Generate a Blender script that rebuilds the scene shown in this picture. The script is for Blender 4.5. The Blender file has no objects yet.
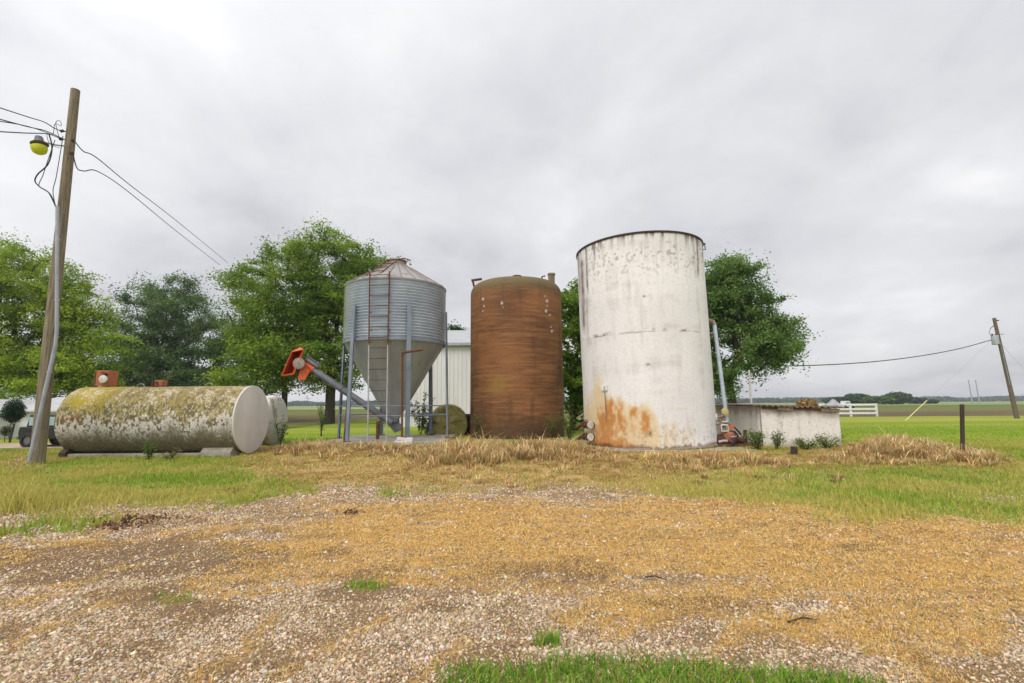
import bpy, math, random
import numpy as np
from mathutils import Vector
random.seed(7); rng = np.random.default_rng(11)
S = bpy.context.scene; COL = S.collection
R = math.radians

# ------------------------------------------------------------------ camera model
CZ = 1.6; F = 484.0; PITCH = R(7.36); ROLL = R(0.4)
fw = np.array([0, math.cos(PITCH), math.sin(PITCH)])
_r = np.array([1.0, 0, 0]); _u = np.array([0, -math.sin(PITCH), math.cos(PITCH)])
rt = math.cos(ROLL)*_r - math.sin(ROLL)*_u; up = math.sin(ROLL)*_r + math.cos(ROLL)*_u
def P(px, py, Y):
    d = fw*F + rt*(px-512) + up*(341.5-py)
    return np.array([0, 0, CZ]) + d*(Y/d[1])
def G(px, py, z=0.0):
    d = fw*F + rt*(px-512) + up*(341.5-py)
    return np.array([0, 0, CZ]) + d*((z-CZ)/d[2])
def proj(p):
    q = np.asarray(p) - np.array([0, 0, CZ]); dep = np.maximum(q@fw, 0.05)
    return 512+F*(q@rt)/dep, 341.5-F*(q@up)/dep, q@fw
# ------------------------------------------------------------------ noise
_tab = rng.random(65536)
def _hash(i, j, k):
    return _tab[((i*73856093) ^ (j*19349663) ^ (k*83492791)) & 65535]
def vnoise(p):
    p = np.asarray(p, float); i = np.floor(p).astype(np.int64); f = p-i; f = f*f*(3-2*f)
    r = 0
    for dx in (0, 1):
        for dy in (0, 1):
            for dz in (0, 1):
                w = (f[:, 0] if dx else 1-f[:, 0])*(f[:, 1] if dy else 1-f[:, 1])*(f[:, 2] if dz else 1-f[:, 2])
                r = r + w*_hash(i[:, 0]+dx, i[:, 1]+dy, i[:, 2]+dz)
    return r
def fbm(p, sc=1.0, octv=4, off=0.0):
    p = np.asarray(p, float)*np.asarray(sc)+off; a = 0.5; s = 0; t = 0
    for o in range(octv):
        s = s + a*vnoise(p); t += a; a *= 0.5; p = p*2.03+7.1
    return s/t
def ss(a, b, x):
    t = np.clip((x-a)/(b-a), 0, 1); return t*t*(3-2*t)
def mix(a, b, t):
    return a*(1-t)[:, None] + np.asarray(b)*t[:, None]
# ------------------------------------------------------------------ terrain
def terrain(x, y):
    x = np.asarray(x, float); y = np.asarray(y, float)
    m = 0.14*ss(9.5, 14.5, y)*(1-ss(28, 45, y))*ss(-9.5, -5, x)*(1-ss(10.5, 14, x))
    d = -0.45*ss(-15, -20, x)*ss(17, 25, y)*(1-ss(60, 100, y))
    return m+d
def tz(x, y): return float(terrain(x, y))
def gsurf(x, y):
    p = np.stack([x, y, np.zeros_like(x)], 1)
    nr = (abs(x) < 26)*(y < 32)*(y > -4)
    return terrain(x, y)+((fbm(p, 2.2, 3)-.5)*.05+(fbm(p, (1.0, 3.2, 1), 3, 4.)-.5)*.04)*nr
# ------------------------------------------------------------------ materials
def nt(name):
    m = bpy.data.materials.new(name); m.use_nodes = True
    t = m.node_tree; return m, t, t.nodes['Principled BSDF']
def N(t, typ, **kw):
    n = t.nodes.new(typ)
    for k, v in kw.items(): setattr(n, k, v)
    return n
def ramp(t, src, stops):
    n = N(t, 'ShaderNodeValToRGB'); e = n.color_ramp.elements
    while len(e) < len(stops): e.new(0.5)
    for el, (p, c) in zip(e, stops):
        el.position = p; el.color = (*c, 1) if len(c) == 3 else c
    t.links.new(src, n.inputs[0]); return n.outputs[0]
def noise(t, scale, stretch=(1, 1, 1), detail=6, rough=0.6, coord='Object'):
    tc = N(t, 'ShaderNodeTexCoord'); mp = N(t, 'ShaderNodeMapping'); mp.inputs['Scale'].default_value = stretch
    n = N(t, 'ShaderNodeTexNoise'); n.inputs['Scale'].default_value = scale
    n.inputs['Detail'].default_value = detail; n.inputs['Roughness'].default_value = rough
    t.links.new(tc.outputs[coord], mp.inputs[0]); t.links.new(mp.outputs[0], n.inputs['Vector']); return n.outputs['Fac']
def bump(t, b, h, strength=0.3, dist=0.01):
    n = N(t, 'ShaderNodeBump'); n.inputs['Strength'].default_value = strength; n.inputs['Distance'].default_value = dist
    t.links.new(h, n.inputs['Height']); t.links.new(n.outputs[0], b.inputs['Normal'])
def mixc(t, fac, a, b, mode='MIX'):
    n = N(t, 'ShaderNodeMix', data_type='RGBA', blend_type=mode)
    for s, v in ((0, fac), (6, a), (7, b)):
        if isinstance(v, (int, float)): n.inputs[s].default_value = v
        elif isinstance(v, tuple): n.inputs[s].default_value = (*v, 1)
        else: t.links.new(v, n.inputs[s])
    return n.outputs[2]
def pmat(name, c1, c2=None, scale=4, stretch=(1, 1, 1), rough=0.8, metal=0.0, c3=None, c3p=(0.58, 0.68), s3=9, st3=(1, 1, 1), bmp=0.15, spec=0.3, lo=.35, hi=.65):
    m, t, b = nt(name); c2 = c2 or tuple(v*0.75 for v in c1)
    f = noise(t, scale, stretch); c = ramp(t, f, [(lo, c1), (hi, c2)])
    if c3:
        f3 = noise(t, s3, st3, 8, 0.7); k = ramp(t, f3, [(c3p[0], (0, 0, 0)), (c3p[1], (1, 1, 1))]); c = mixc(t, k, c, c3)
    t.links.new(c, b.inputs['Base Color']); b.inputs['Roughness'].default_value = rough
    b.inputs['Metallic'].default_value = metal; b.inputs['Specular IOR Level'].default_value = spec
    if bmp: bump(t, b, noise(t, scale*6, stretch), bmp)
    return m
def amat(name, rough=0.85, scale=20, lo=0.75, hi=1.2, stretch=(1, 1, 1), bmp=0.2, trans=0.0, spec=0.25, metal=0, bdist=.01):
    """colour from the mesh attribute 'Col', broken up by fine noise"""
    m, t, b = nt(name); a = N(t, 'ShaderNodeAttribute', attribute_name='Col')
    if scale:
        f = noise(t, scale, stretch, 8, 0.7); k = ramp(t, f, [(.3, (lo,)*3), (.7, (hi,)*3)])
        c = mixc(t, 1.0, a.outputs['Color'], k, 'MULTIPLY')
        if bmp: bump(t, b, f, bmp, bdist)
    else: c = a.outputs['Color']
    t.links.new(c, b.inputs['Base Color']); b.inputs['Roughness'].default_value = rough
    b.inputs['Specular IOR Level'].default_value = spec; b.inputs['Metallic'].default_value = metal
    if trans:
        tr = N(t, 'ShaderNodeBsdfTranslucent'); t.links.new(c, tr.inputs[0])
        mx = N(t, 'ShaderNodeMixShader'); mx.inputs[0].default_value = trans
        t.links.new(b.outputs[0], mx.inputs[1]); t.links.new(tr.outputs[0], mx.inputs[2])
        t.links.new(mx.outputs[0], t.nodes['Material Output'].inputs[0])
    return m
M = {}
M['wood'] = pmat('weathered_wood', (.27, .225, .15), (.13, .105, .066), 4, (7, 7, .35), .9, c3=(.06, .048, .032), c3p=(.56, .64), s3=5, st3=(9, 9, .3), bmp=.5)
M['wood_far'] = pmat('grey_pole_wood', (.17, .13, .095), (.10, .08, .06), 3, (6, 6, .3), .9)
M['galv'] = pmat('galvanised_steel', (.40, .44, .48), (.27, .31, .35), 2.5, (1, 1, 1), .5, .55, c3=(.25, .2, .16), c3p=(.66, .8), s3=3, bmp=.05)
M['galvleg'] = pmat('galvanised_leg', (.24, .28, .33), (.17, .2, .245), 2.5, (1, 1, .5), .6, .35, c3=(.22, .12, .07), c3p=(.64, .78), s3=4, st3=(2, 2, .5), bmp=.05)
M['conduit'] = pmat('grey_conduit', (.36, .38, .41), (.27, .29, .32), 3, rough=.55, metal=.1, bmp=.05)
M['rust'] = pmat('rusty_steel', (.15, .065, .032), (.075, .036, .022), 9, rough=.95, c3=(.22, .105, .045), c3p=(.55, .7), s3=22, bmp=.4)
M['rustlight'] = pmat('rusted_grey_steel', (.32, .30, .28), (.25, .16, .11), 6, (1, 1, .6), .8, .2, c3=(.20, .08, .035), c3p=(.56, .64), s3=9)
M['railgrey'] = pmat('pale_rail_steel', (.44, .44, .43), (.33, .32, .3), 5, rough=.65, metal=.2, c3=(.22, .1, .05), c3p=(.60, .7), s3=6)
M['orange'] = pmat('faded_orange_paint', (.62, .115, .03), (.50, .10, .035), 5, rough=.6, c3=(.28, .12, .06), c3p=(.6, .7), s3=9)
M['orangebox'] = pmat('faded_red_orange_paint', (.40, .12, .05), (.28, .11, .055), 7, rough=.75, c3=(.13, .05, .03), c3p=(.56, .68), s3=12)
M['augergrey'] = pmat('auger_tube_steel', (.19, .2, .215), (.12, .13, .145), 3, rough=.6, metal=.3, c3=(.16, .085, .05), c3p=(.62, .72), s3=5)
M['concrete'] = pmat('old_concrete', (.36, .33, .28), (.25, .22, .18), 3, rough=.95, c3=(.14, .12, .09), c3p=(.58, .7), s3=6, bmp=.4)
M['whiteblock'] = pmat('pale_concrete_block', (.62, .59, .53), (.48, .45, .39), 6, rough=.95, c3=(.25, .2, .15), c3p=(.6, .72), s3=9, bmp=.4)
M['white'] = pmat('white_paint', (.72, .72, .70), (.62, .62, .6), 3, rough=.6, bmp=.05)
M['black'] = pmat('black_rubber', (.02, .02, .021), (.03, .028, .026), 8, rough=.8)
M['cable'] = pmat('cable_black', (.02, .02, .022), (.035, .035, .037), 8, rough=.7, bmp=0)
M['porcelain'] = pmat('brown_porcelain', (.06, .04, .035), (.10, .075, .06), 8, rough=.3)
M['yellow'] = pmat('yellow_plastic', (.62, .58, .26), (.52, .49, .24), 5, rough=.6)
M['blkpost'] = pmat('dark_tarred_post', (.06, .042, .03), (.035, .026, .02), 6, (3, 3, .5), .85, c3=(.11, .06, .035), c3p=(.6, .7), s3=8)
M['tin'] = pmat('rusted_roof_tin', (.20, .145, .125), (.13, .075, .055), 2.5, (1, 1, 1), .75, .2, c3=(.30, .27, .25), c3p=(.55, .68), s3=4)
M['glass'] = pmat('car_window_glass', (.30, .42, .46), (.2, .28, .32), 2, rough=.15, bmp=0, spec=.6)
M['suv'] = pmat('dark_car_paint', (.015, .014, .015), (.025, .022, .02), 3, rough=.45, bmp=0, spec=.3)
M['tailgrey'] = pmat('grey_plastic', (.14, .14, .15), None, 4, rough=.6)
M['tarp'] = pmat('grey_tarp', (.38, .39, .41), (.25, .26, .28), 7, rough=.7, bmp=.3)
M['leafcloth'] = amat('leaves', .55, 0, trans=.46, spec=.25)
M['grass'] = amat('grass_blades', .7, 0, trans=.3, spec=.2)
M['dry'] = amat('dry_blades', .8, 0, trans=.2, spec=.15)
M['stones'] = amat('stone', .9, 60, .8, 1.15, bmp=.2)
M['bark'] = pmat('bark', (.085, .065, .05), (.045, .036, .028), 6, (3, 3, .6), .95, bmp=.6)
M['barkpale'] = pmat('pale_bark', (.15, .125, .10), (.08, .065, .052), 6, (3, 3, .6), .95, bmp=.6)
# ------------------------------------------------------------------ object helpers
BASE = {}
def link_mesh(name, me, m, parent=None):
    o = bpy.data.objects.new(name, me); COL.objects.link(o)
    if m: me.materials.append(m)
    if parent:
        o.parent = parent; BASE[o.name] = BASE[parent.name]
    return o
def tag(o, label=None, cat=None, group=None, kind=None):
    for k, v in (('label', label), ('category', cat), ('group', group), ('kind', kind)):
        if v: o[k] = v
    return o
def thing(name, label, cat, loc, group=None):
    o = bpy.data.objects.new(name, None); COL.objects.link(o); o.location = [float(v) for v in loc]
    o.empty_display_size = .2
    BASE[o.name] = np.array(loc, float); return tag(o, label, cat, group)
class MB:
    def __init__(s): s.v = []; s.f = []
    def add(s, vs, fs):
        k = len(s.v); s.v += [tuple(map(float, v)) for v in vs]; s.f += [tuple(i+k for i in f) for f in fs]; return s
    def box(s, c, d, rot=(0, 0, 0)):
        from mathutils import Euler
        e = Euler(rot).to_matrix(); c = Vector([float(q) for q in c])
        vs = [c+e@Vector((x*d[0]/2, y*d[1]/2, z*d[2]/2)) for x in (-1, 1) for y in (-1, 1) for z in (-1, 1)]
        return s.add(vs, [(0, 1, 3, 2), (4, 6, 7, 5), (0, 4, 5, 1), (2, 3, 7, 6), (0, 2, 6, 4), (1, 5, 7, 3)])
    def hull8(s, a, b):   # two quads joined
        return s.add(list(a)+list(b), [(3, 2, 1, 0), (4, 5, 6, 7)]+[(i, (i+1) % 4, 4+(i+1) % 4, 4+i) for i in range(4)])
    def tube(s, pts, r, n=8, cap=True):
        pts = [Vector([float(q) for q in p]) for p in pts]
        rs = r if isinstance(r, (list, tuple, np.ndarray)) else [r]*len(pts)
        vs = []; prev = None
        for i, p in enumerate(pts):
            a = pts[max(i-1, 0)]; b = pts[min(i+1, len(pts)-1)]; d = (b-a).normalized()
            if prev is None: x = d.orthogonal().normalized()
            else: x = (prev-d*prev.dot(d)).normalized()
            prev = x; y = d.cross(x)
            for k in range(n):
                t = 2*math.pi*k/n; vs.append(p+(x*math.cos(t)+y*math.sin(t))*rs[i])
        fs = [(i*n+k, i*n+(k+1) % n, (i+1)*n+(k+1) % n, (i+1)*n+k) for i in range(len(pts)-1) for k in range(n)]
        if cap: fs += [tuple(range(n-1, -1, -1)), tuple((len(pts)-1)*n+k for k in range(n))]
        return s.add(vs, fs)
    def lathe(s, prof, c, n=48, axis=None, cap=True):
        c = Vector([float(q) for q in c]); ax = Vector(axis or (0, 0, 1)).normalized()
        x = Vector((1, 0, 0)) if abs(ax.x) < .9 else Vector((0, 1, 0)); x = (x-ax*x.dot(ax)).normalized(); y = ax.cross(x)
        vs = [c+ax*h+(x*math.cos(2*math.pi*k/n)+y*math.sin(2*math.pi*k/n))*r for r, h in prof for k in range(n)]
        L = len(prof)
        fs = [(i*n+k, i*n+(k+1) % n, (i+1)*n+(k+1) % n, (i+1)*n+k) for i in range(L-1) for k in range(n)]
        if cap: fs += [tuple(range(n-1, -1, -1)), tuple((L-1)*n+k for k in range(n))]
        return s.add(vs, fs)
    def prism(s, poly, a, b):  # poly in (x,z), from y=a to y=b
        n = len(poly)
        return s.add([(x, a, z) for x, z in poly]+[(x, b, z) for x, z in poly],
                     [tuple(range(n)), tuple(range(2*n-1, n-1, -1))]+[(i, n+i, n+(i+1) % n, (i+1) % n) for i in range(n)])
    def build(s, name, m, parent=None, bev=0.0, smooth=True, label=None):
        b = BASE[parent.name] if parent else np.zeros(3)
        me = bpy.data.meshes.new(name); me.from_pydata([tuple(np.array(v)-b) for v in s.v], [], s.f)
        import bmesh
        bm = bmesh.new(); bm.from_mesh(me); bmesh.ops.recalc_face_normals(bm, faces=bm.faces); bm.to_mesh(me); bm.free()
        if smooth:
            me.shade_smooth(); me.set_sharp_from_angle(angle=R(35))
        o = link_mesh(name, me, m, parent)
        if bev:
            q = o.modifiers.new('Bevel', 'BEVEL'); q.width = bev; q.segments = 2; q.limit_method = 'ANGLE'
        if label: o['label'] = label
        return o
def fast_mesh(name, V, faces_by_size, col=None, smooth=False, base=None):
    """numpy mesh; faces_by_size list of int arrays (n,k)"""
    V = np.asarray(V, np.float32)
    if base is not None: V = V-np.asarray(base, np.float32)
    me = bpy.data.meshes.new(name); me.vertices.add(len(V)); me.vertices.foreach_set('co', V.ravel())
    loops = np.concatenate([f.ravel() for f in faces_by_size]).astype(np.int32)
    sizes = np.concatenate([np.full(len(f), f.shape[1], np.int32) for f in faces_by_size])
    starts = np.concatenate([[0], np.cumsum(sizes)[:-1]]).astype(np.int32)
    me.loops.add(len(loops)); me.loops.foreach_set('vertex_index', loops)
    me.polygons.add(len(sizes)); me.polygons.foreach_set('loop_start', starts); me.polygons.foreach_set('loop_total', sizes)
    if smooth: me.polygons.foreach_set('use_smooth', np.ones(len(sizes), bool))
    me.update(calc_edges=True); me.validate()
    if col is not None:
        a = me.attributes.new('Col', 'FLOAT_COLOR', 'POINT')
        c = np.ones((len(V), 4), np.float32); c[:, :3] = np.clip(col, 0, 1); a.data.foreach_set('color', c.ravel())
    return me
def grid_faces(nu, nv, wrap=False):
    i = np.arange(nu-1)[:, None]*nv; w = nv if wrap else nv-1
    j = np.arange(w)[None, :]; k = (j+1) % nv
    return np.stack([i+j, i+k, i+nv+k, i+nv+j], -1).reshape(-1, 4)
def lathe_col(name, prof, n, c, axis, colf, m, parent, dent=0.0):
    """dense revolved surface with a colour per vertex"""
    prof = np.array(prof); ax = np.array(axis, float)
    x = np.array([1., 0, 0]) if abs(ax[0]) < .9 else np.array([0, 1., 0]); y = np.cross(ax, x)
    t = np.linspace(0, 2*np.pi, n, endpoint=False)
    rad = x[None]*np.cos(t)[:, None]+y[None]*np.sin(t)[:, None]
    V = (np.array(c)[None, None]+ax[None, None]*prof[:, 1][:, None, None]+rad[None]*prof[:, 0][:, None, None])
    nrm = np.broadcast_to(rad[None], V.shape).reshape(-1, 3); V = V.reshape(-1, 3)
    if dent: V = V+nrm*((fbm(V, .8, 3)-.5)*dent)[:, None]
    return link_mesh(name, fast_mesh(name, V, [grid_faces(len(prof), n, True)], colf(V), True, BASE[parent.name]), m, parent)
def lin(a, b, n): return list(np.linspace(a, b, n))
def copy_tree(o, loc):
    c = o.copy(); COL.objects.link(c); c.location = loc
    for ch in list(o.children):
        d = ch.copy(); COL.objects.link(d); d.parent = c
        for g in list(ch.children):
            e = g.copy(); COL.objects.link(e); e.parent = d
    return c

# ------------------------------------------------------------------ ground masks
edge_px = [(-160, 575), (0, 538), (30, 524), (60, 508), (110, 505), (180, 507), (240, 503), (280, 495), (350, 488), (512, 487), (638, 489), (660, 497), (760, 506), (900, 514), (960, 519), (1023, 526), (1200, 545)]
EX, EY = [], []
for q in edge_px:
    g = G(*q); EX.append(g[0]); EY.append(g[1])
o_ = np.argsort(EX); EX = np.array(EX)[o_]; EY = np.array(EY)[o_]
def ell(u, v, cx, cy, rx, ry): return np.exp(-(((u-cx)/rx)**2+((v-cy)/ry)**2))
def masks(x, y):
    p = np.stack([x, y, np.zeros_like(x)], 1); z = terrain(x, y)
    u, v, dep = proj(np.stack([x, y, z], 1)); ok = dep > 1.5
    n1 = fbm(p, .9, 5); n2 = fbm(p, .35, 4, 9.); n3 = fbm(p, (1.0, 3.2, 1), 5, 4.); n4 = fbm(p, 2.6, 4, 2.)
    d = y-np.interp(x, EX, EY)+(n1-.5)*2.2+(n4-.5)*.9
    grass = ss(-.55, .5, d+(fbm(p, 6, 2, 4.)-.5)*.5)
    E = lambda *a: np.where(ok, ell(u, v, *a), 0)
    # foreground lawn patch, tufts on the gravel
    fg = 1.4*E(640, 690, 130, 34)+1.1*E(790, 692, 120, 24)+1.0*E(500, 694, 80, 18)+.0*E(545, 642, 26, 10)+.3*E(440, 668, 60, 14)
    fg += .0*E(362, 587, 40, 7)+.5*E(60, 602, 50, 8)+.35*E(190, 618, 40, 10)+.25*E(15, 625, 30, 12)
    fg = ss(.42, .8, fg*(.25+1.3*n4)+(n1-.5)*.5)
    fg = np.clip(fg+ss(.35, .6, E(365, 587, 26, 5)*(.4+n4))+ss(.35, .6, E(547, 642, 20, 8)*(.4+n4))+.6*ss(.4, .6, E(170, 600, 30, 5)*(.4+n4)), 0, 1)
    soil = 1.0*E(60, 562, 190, 20)+.5*E(240, 560, 90, 14)+.8*E(520, 566, 110, 11)+.55*E(700, 590, 120, 16)+.5*E(150, 625, 220, 40)+.3*E(420, 640, 160, 30)+.35*E(860, 540, 120, 14)
    soil = ss(.32, .7, soil*(.45+n3*1.1)+(n2-.5)*.5+.55*ss(.56, .68, fbm(p, (1.6, 3.2, 1), 4, 21.))-.08)
    straw = 1.1*E(740, 530, 260, 30)+1.0*E(960, 570, 190, 45)+.7*E(400, 525, 170, 26)+.55*E(560, 560, 170, 18)+.8*E(560, 545, 60, 10)+.6*E(700, 610, 160, 24)+.5*E(930, 630, 150, 30)+.3*E(300, 560, 160, 30)+.3
    straw += .30*ss(.5, .62, fbm(np.stack([x*.9-y*.55, x*.10+y*.28, 0*x], 1), 1.6, 4, 8.))*(y < 6.5)
    straw = ss(.44, .80, straw*(.20+n3*1.25)+(n4-.5)*.5+(fbm(p, (5, 9, 1), 3, 6.)-.5)*.55)
    # wheel ruts running away to the left, filled with chaff
    rut = ss(.60, .68, fbm(np.stack([x*.35+y*1.05, x*.12-y*.1, 0*x], 1), 1.5, 4, 3.))*.8
    straw = np.clip(straw+rut*(y < 7)*.6, 0, 1)
    def seg(ax, ay, bx_, by_, w):   # a worn track seen between two sight lines, laid on the ground in metres
        A, B = G(ax, ay), G(bx_, by_); dx, dy = B[0]-A[0], B[1]-A[1]; l2 = dx*dx+dy*dy
        px_, py_ = x+(n4-.5)*.35, y+(n1-.5)*.35; t = np.clip(((px_-A[0])*dx+(py_-A[1])*dy)/l2, 0, 1)
        return np.exp(-(((px_-A[0]-t*dx)**2+(py_-A[1]-t*dy)**2)/w**2))
    tracks = [(175, 600, 245, 552, .10), (195, 690, 275, 622, .07), (290, 678, 420, 600, .07), (400, 690, 470, 640, .05), (430, 575, 560, 560, .12), (590, 600, 660, 585, .08), (0, 650, 120, 600, .08), (700, 660, 760, 625, .07), (840, 600, 960, 690, .09), (300, 560, 330, 545, .12)]
    tr_ = np.zeros_like(x); td_ = np.zeros_like(x)
    for a_ in tracks:
        tr_ = np.maximum(tr_, seg(*a_)); td_ = np.maximum(td_, seg(a_[0]+14, a_[1]+3, a_[2]+10, a_[3]+2, a_[4]*.6))
    straw = np.clip(straw+tr_*.8*ss(.3, .55, n4+.1), 0, 1); soil = np.clip(soil+td_*.75*ss(.35, .55, n1+.05), 0, 1)
    bare = 0.85*E(130, 512, 75, 8)+.3*E(330, 505, 60, 8)+.5*E(1000, 498, 40, 5)
    grass = grass*(1-np.clip(bare*(.5+n1), 0, 1))
    return dict(grass=grass, fg=fg, soil=soil, straw=straw, u=u, v=v, n1=n1, n2=n2, n3=n3, n4=n4, ok=ok)
def drygrass(x, y, k):
    """where the grass is tall and dry (0..1)"""
    u, v = k['u'], k['v']; ok = k['ok']
    E = lambda *a: np.where(ok, ell(u, v, *a), 0)
    f = 1.25*E(480, 468, 200, 24)+1.0*E(660, 462, 160, 13)+1.0*E(880, 455, 110, 17)+.8*E(985, 463, 35, 9)+1.0*E(310, 462, 80, 16)+.6*E(20, 464, 40, 9)+.25*E(820, 485, 200, 7)+.6*E(440, 480, 150, 11)
    f += .7*E(300, 440, 30, 12)
    return np.clip(f*(.55+.9*k['n1']), 0, 1)
C_soil = np.array([.19, .125, .078]); C_grav = np.array([.27, .18, .10]); C_straw = np.array([.53, .325, .105])
C_green = np.array([.15, .22, .035]); C_dry = np.array([.46, .32, .13])
def ground_col(x, y):
    k = masks(x, y)
    c = np.tile(C_grav, (len(x), 1))*(.8+.4*k['n4'])[:, None]
    c = mix(c, C_straw, k['straw']*.85); c = mix(c, C_soil, k['soil']*.8)
    g = np.tile(C_green, (len(x), 1))*(.7+.6*k['n1'])[:, None]
    g = mix(g, np.array([.25, .22, .06]), ss(.4, .65, k['n2'])*.6)
    g = mix(g, C_dry*.8, drygrass(x, y, k))
    c = mix(c, g, np.maximum(k['grass'], k['fg']*.75)); k['col'] = c
    return k
# ------------------------------------------------------------------ ground sheets
def geo(a, b, first):
    r = [a]; s = first
    while r[-1] < b: r.append(r[-1]+s); s *= 1.28
    return r
xs = np.array([-v for v in reversed(geo(24, 2500, .5))]+lin(-23.95, 23.95, 800)+geo(24, 2500, .5))
ys = np.array([-v for v in reversed(geo(3, 500, .5))]+lin(-2.9, 1.4, 20)+lin(1.45, 20, 330)+lin(20.1, 30, 60)+geo(30.3, 2600, .6))
# insert zone limits
for lim in (52., 118., 190.):
    ys[np.argmin(abs(ys-lim))] = lim
X, Yg = np.meshgrid(xs, ys, indexing='ij'); xf, yf = X.ravel(), Yg.ravel()
K = ground_col(xf, yf); near = (abs(xf) < 26)*(yf < 32)*(yf > -4)
pz = np.stack([xf, yf, 0*xf], 1)
V = np.stack([xf, yf, gsurf(xf, yf)], 1)
FQ = grid_faces(len(xs), len(ys)); fc = V[FQ].mean(1)
kg = np.maximum(K['grass'], 0)[FQ].mean(1)
isgrav = (kg < .5)*(abs(fc[:, 0]) < 23.9)*(fc[:, 1] < 14)*(fc[:, 1] > -2.9)
col = K['col']
# outer colours
fbmlo = fbm(pz, .08, 4); fbmx = fbm(pz, (.02, .3, 1), 4)
lawn = mix(np.tile(np.array([.175, .25, .026]), (len(xf), 1)), np.array([.30, .30, .06]), ss(.35, .7, fbmx)); 
lawnmix = ss(15.5, 19, yf+(K['n1']-.5)*4)*ss(0, 4, abs(xf)-9.5*(xf > 0)+2) + 1.0*(abs(xf) > 23.9)
lawnmix = np.clip(lawnmix, 0, 1)
col = mix(col, np.array([0, 0, 0]), lawnmix)+lawn*lawnmix[:, None]
zone = np.full(len(fc), 0)
zone[isgrav] = 1
zone[(fc[:, 1] > 52)*(zone == 0)] = 2
zone[(fc[:, 1] > 190)*(zone == 2)] = 3
crop = mix(np.tile(np.array([.155, .145, .055]), (len(xf), 1)), np.array([.12, .095, .058]), ss(.42, .6, fbmx))
crop = mix(crop, np.array([.115, .17, .035]), ss(100, 130, yf)*.7+0*yf)
crop = mix(crop, np.array([.05, .105, .02]), ss(168, 178, yf))
far = mix(np.tile(np.array([.27, .285, .13]), (len(xf), 1)), np.array([.19, .24, .09]), ss(.4, .6, fbmx))
gm = amat('ground_grass_soil', 1, 18, .7, 1.3, bmp=.5, bdist=.03, spec=0.02); vm = amat('gravel_surface', 1, 40, .5, 1.4, bmp=.7, bdist=.02, spec=.05)
fm = amat('field_crop', 1, .6, .8, 1.2, bmp=0, spec=0.02)
for zi, (nm, m_, cc) in enumerate((('ground', gm, col), ('gravel_drive', vm, col), ('crop_field', fm, crop), ('far_field', fm, far))):
    f = FQ[zone == zi]; used, inv = np.unique(f, return_inverse=True)
    o = link_mesh(nm, fast_mesh(nm, V[used], [inv.reshape(f.shape)], cc[used], True), m_); tag(o, kind='structure')
# ------------------------------------------------------------------ scatter helpers
def blades(x, y, h, w, col, lean=.35, drop=0.0, la=None):
    n = len(x); z = gsurf(x, y)
    a = rng.uniform(0, 2*np.pi, n); la = rng.uniform(0, 2*np.pi, n) if la is None else la; ln = lean*h*rng.uniform(.2, 1.3, n)
    wx, wy = np.cos(a)*w/2, np.sin(a)*w/2; lx, ly = np.cos(la)*ln, np.sin(la)*ln
    b = np.stack([x, y, z], 1)-np.array([0, 0, .015])
    W = np.stack([wx, wy, 0*wx], 1); L = np.stack([lx, ly, 0*lx], 1); H = np.stack([0*h, 0*h, h], 1)
    v = np.stack([b-W, b+W, b+L*.35+H*.6-W*.75, b+L*.35+H*.6+W*.75, b+L+H*(1-drop*rng.random(n)[:, None])], 1)
    i = np.arange(n)[:, None]*5
    return v.reshape(-1, 3), [i+np.array([[0, 1, 3, 2]]), i+np.array([[2, 3, 4]])], np.repeat(col, 5, 0)
def stuff(name, label, cat, parts, m):
    Vs, Q, T, Cs = [], [], [], []; k = 0
    for v, fs, c in parts:
        for f in fs: (Q if f.shape[1] == 4 else T).append(f+k)
        Vs.append(v); Cs.append(c); k += len(v)
    me = fast_mesh(name, np.concatenate(Vs), [np.concatenate(q) for q in (Q, T) if q], np.concatenate(Cs))
    o = link_mesh(name, me, m); return tag(o, label, cat, kind='stuff')
def scatter(n, y0, y1, power=1.0, xm=1.14):
    """points in the wedge in front of the viewpoint; density falls with distance"""
    y = y0*(y1/y0)**rng.random(n) if power == 1 else np.sqrt(rng.uniform(y0*y0, y1*y1, n))
    return rng.uniform(-1, 1, n)*(xm*y+2.6), y
# --- grass
def cvar(c, n, s=.2, hue=.08):
    return np.array(c)[None]*(1+rng.normal(0, s, n))[:, None].clip(.4, 1.7)*(1+rng.normal(0, hue, (n, 3)))
gp = []; dp = []
x, y = scatter(470000, 5.5, 19, 2); k = masks(x, y); dg = drygrass(x, y, k)
keep = (rng.random(len(x)) < k['grass']*(1-dg*.93)*(.22+.78*ss(.36, .56, k['n4'])))*(abs(x) < 20)
x1, y1 = x[keep], y[keep]; n = len(x1); yel = ss(.40, .64, k['n2'][keep]+rng.normal(0, .07, n)+.10*(x1 > 2)-.02*(x1 < -3)+(k['n4'][keep]-.5)*.35)*.85
c = mix(cvar((.23, .36, .032), n), np.array([.55, .46, .13]), yel)
h = rng.uniform(.04, .115, n)*(1+.5*ss(.5, .7, k['n1'][keep])); h *= 1+2.2*ell(*proj(np.stack([x1, y1, 0*x1], 1))[:2], 5, 512, 40, 20)
gp.append(blades(x1, y1, h, rng.uniform(.012, .022, n), c, .5))
# dry, short lying layer
keep = (rng.random(len(x)) < np.maximum(dg*1.5, .10)*k['grass']*.75*ss(.25, .5, k['n4'])) *(abs(x) < 20); x1, y1 = x[keep], y[keep]; n = len(x1)
la = fbm(np.stack([x1, y1, 0*x1], 1), .9, 3)*12
dp.append(blades(x1, y1, rng.uniform(.03, .08, n), rng.uniform(.01, .02, n), cvar((.50, .35, .135), n, .28), 2.2, .5, la+rng.normal(0, .8, n)))
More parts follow.
